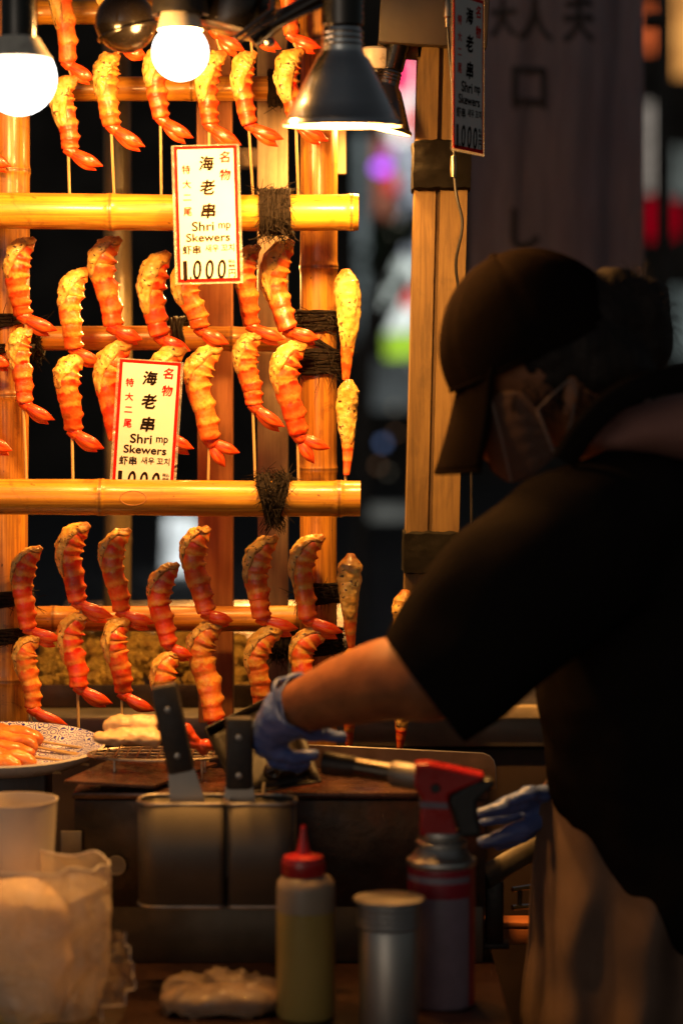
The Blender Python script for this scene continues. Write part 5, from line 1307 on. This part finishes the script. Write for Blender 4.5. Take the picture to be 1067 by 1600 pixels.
# face mask
def maskf(u, v):
    # u from nose front (0) to ear edge (1) on the near side, v top to bottom
    top = catmull([P(752, 690, H - .02), P(770, 622, H - .055), P(812, 612, H - .072), P(838, 640, H - .078)], 20)
    bot = catmull([P(770, 735, H - .015), P(796, 752, H - .04), P(830, 742, H - .062), P(866, 712, H - .072)], 20)
    k = min(19, int(u * 20)); f = u * 20 - k
    q = top[k].lerp(top[k + 1], f).lerp(bot[k].lerp(bot[k + 1], f), v)
    return q + V(0, -.006 - .005 * math.sin(v * PI) * math.sin(min(1, u * 1.3) * PI) - .002 + .0004 * math.sin(v * 34), 0)
b = MB(); b.grid(maskf, 30, 24); mk = b.build('face_mask', M['mask'], pe, thick=.0015)
b = MB(); b.tube([maskf(1, i / 20) for i in range(21)], .0016, 6); b.build('mask_border', M['mask_edge'], mk)
b = MB(); b.tube([maskf(.30 + .05 * i / 20, i / 20) - V(0, .002, 0) for i in range(21)], .0012, 6); b.build('mask_pleat', M['mask_edge'], mk)
b = MB(); b.tube(catmull([maskf(1, 0), P(868, 612, H - .084), P(892, 594, H - .082), P(900, 620, H - .08)], 16), .0011, 6); b.tube(catmull([maskf(1, 1), P(880, 690, H - .08), P(892, 656, H - .08), P(897, 630, H - .08)], 16), .0011, 6); b.build('ear_loop', M['mask_edge'], mk)
b = MB(); b.grid(lambda u, v: (lambda q: V(q.x, 2 * H - q.y, q.z))(maskf(u, v)), 20, 16); b.build('mask_far_side', M['mask'], mk, thick=.0015)
# glasses glimpse: rim near the nose
b = MB(); b.tube(catmull([P(748, 668, H - .05), P(742, 690, H - .05), P(744, 716, H - .048), P(750, 736, H - .046)], 16), .0016, 6); b.build('glasses', M['red_plastic'], pe)
# t-shirt
def cloth(p):
    q = V(p.x * .8 + p.z * .6, p.y, p.z * .8 - p.x * .6)
    return .006 * noise.noise(p * 9) + .010 * (.3 - abs(noise.noise(V(q.x * 4, q.y * 5, q.z * 13)))) + .003 * noise.noise(p * 26)
hem_n = (P(597, 985, 2.38) - P(700, 1120, 2.38)).normalized(); hemax = V(0, 1, 0).cross(hem_n).normalized()
if hemax.x > 0: hemax = -hemax
shirt = blob('tshirt', [
    [ps(1010, 800, 2.50, (110, 130, 96)), ps(1010, 900, 2.53, (178, 200, 170)), ps(1022, 1050, 2.56, (192, 205, 180)), ps(1045, 1200, 2.58, (192, 205, 170)), ps(1090, 1290, 2.58, (196, 215, 150)), ps(1160, 1375, 2.58, (220, 225, 135))],
    [ps(985, 800, 2.45, (120, 110, 100)), ps(900, 860, 2.41, (142, 120, 132)), ps(800, 935, 2.38, (132, 108, 128)), ps(700, 1040, 2.38, (112, 92, 112)), ps(655, 1085, 2.38, (100, 84, 100))],
    [ps(985, 800, 2.60, (110, 110, 96)), ps(960, 900, 2.70, (120, 110, 120)), ps(935, 1040, 2.75, (90, 85, 90)), ps(935, 1110, 2.74, (84, 80, 80))],
], .009, M['shirt'], pe, 6, cloth, cuts=[(P(655, 1065, 2.38), hemax)], seg=20)
md = shirt.modifiers.new('thick', 'SOLIDIFY'); md.thickness = .0025; md.offset = -1
# neck skin collar patch (undershirt) and apron strap
o = blob('undershirt_collar', [[ps(960, 688, H - .03, (44, 70, 22)), ps(1010, 672, H - .03, (70, 80, 40)), ps(1075, 668, H - .02, (80, 90, 54))]], .004, M['undershirt'], pe, 3)
b = MB(); b.tube(catmull([P(880, 720, H - .10), P(915, 668, H - .115), P(960, 625, H - .115), P(1010, 603, H - .11), P(1075, 590, H - .08)], 30), [20 * S(H)] * 31, 12, flat=.35); b.build('neck_strap', M['shirt'], pe)
# apron
def apf(u, v):
    y = 1215 + 520 * v; xl = 858 - 40 * min(1, v * 1.4) ** .6; xr = 1130
    q = P(xl + (xr - xl) * u, y, 2.60 - .115 * math.sin(min(1, u * 1.6) * PI * .5))
    return q + V(.004 * noise.noise(V(u * 4, v * 5, 1)), .014 * math.sin(u * 16 + v * 2.2) + .010 * noise.noise(V(u * 5, v * 4, 7)), 0)
b = MB(); b.grid(apf, 60, 60); b.build('apron', M['apron'], pe, thick=.002)
b = MB(); b.tube([apf(0, i / 60) for i in range(61)], .0022, 6); b.build('apron_hem', M['apron'], pe)
o = blob('trousers', [[(V(hipx + .03, 2.63, .98), .085), (V(hipx + .03, 2.62, .86), .085), (V(hipx + .01, 2.60, .5), .085), (V(hipx + .03, 2.62, .10), .075)], [(V(hipx, 2.70, .98), .115), (V(hipx, 2.70, .86), .11), (V(hipx - .02, 2.70, .5), .085), (V(hipx, 2.70, .10), .075)]], .012, M['trousers'], pe, 4, cloth)
for y in (2.53, 2.70):
    blob('shoe', [[(V(hipx + .02, y, .045), (.05, .045, .045)), (V(hipx - .12, y, .035), (.05, .045, .034))]], .008, M['black_plastic'], pe, 3)
# gloves
def crump(p): return .0022 * noise.noise(p * 70) + .0022 * abs(noise.noise(V(p.x * 60, p.y * 60, p.z * 160))) - .001
g1 = blob('glove', [
    [ps(468, 1102, 2.52, (36, 52, 50)), ps(445, 1118, 2.535, (40, 46, 44)), ps(424, 1142, 2.55, (32, 36, 34)), ps(416, 1160, 2.56, (24, 30, 26))],
    [ps(416, 1152, 2.54, 15), ps(432, 1176, 2.545, 14), ps(460, 1184, 2.55, 13), ps(490, 1180, 2.555, 11)],
    [ps(412, 1160, 2.56, 15), ps(428, 1186, 2.565, 14), ps(452, 1194, 2.57, 13), ps(478, 1192, 2.575, 11)],
    [ps(415, 1160, 2.585, 14), ps(432, 1190, 2.59, 13), ps(458, 1198, 2.595, 12), ps(478, 1198, 2.60, 10)],
    [ps(420, 1160, 2.605, 13), ps(440, 1186, 2.61, 12), ps(462, 1192, 2.615, 10)],
    [ps(452, 1136, 2.53, 17), ps(490, 1146, 2.54, 15), ps(532, 1152, 2.55, 12)],
], .0035, M['glove'], pe, 3, crump, cuts=[(P(470, 1100, 2.52), (P(500, 1090, 2.50) - P(440, 1120, 2.54)).normalized())])
md = g1.modifiers.new('thick', 'SOLIDIFY'); md.thickness = .0012
b = MB(); ax = (P(470, 1100, 2.52) - P(430, 1128, 2.55)).normalized(); u_ = ax.cross(V(0, 1, 0)).normalized(); v_ = ax.cross(u_); q = P(469, 1101, 2.52)
b.tube([q + (u_ * math.cos(a) + v_ * math.sin(a)) * (51 + 3 * math.sin(a * 5)) * S(2.52) + ax * .002 * math.sin(a * 4) for a in [2 * PI * i / 48 for i in range(49)]], .0022, 6); b.build('cuff_roll', M['glove'], g1)
g2 = blob('glove', [
    [ps(905, 1240, 2.68, 34), ps(868, 1252, 2.64, (34, 34, 30)), ps(845, 1258, 2.63, (28, 32, 26))],
    [ps(850, 1246, 2.62, 18), ps(812, 1252, 2.60, 17), ps(780, 1262, 2.59, 14), ps(746, 1272, 2.585, 9)],
    [ps(850, 1256, 2.64, 17), ps(810, 1268, 2.63, 15), ps(778, 1278, 2.63, 12), ps(755, 1284, 2.63, 9)],
    [ps(852, 1275, 2.62, 18), ps(820, 1294, 2.60, 16), ps(786, 1308, 2.59, 15), ps(754, 1316, 2.585, 11)],
    [ps(852, 1280, 2.65, 16), ps(815, 1304, 2.64, 14), ps(780, 1318, 2.64, 12)],
    [ps(850, 1240, 2.60, 14), ps(826, 1240, 2.58, 13), ps(800, 1250, 2.57, 10)],
], .0035, M['glove'], pe, 2, lambda p: crump(p) * .8)
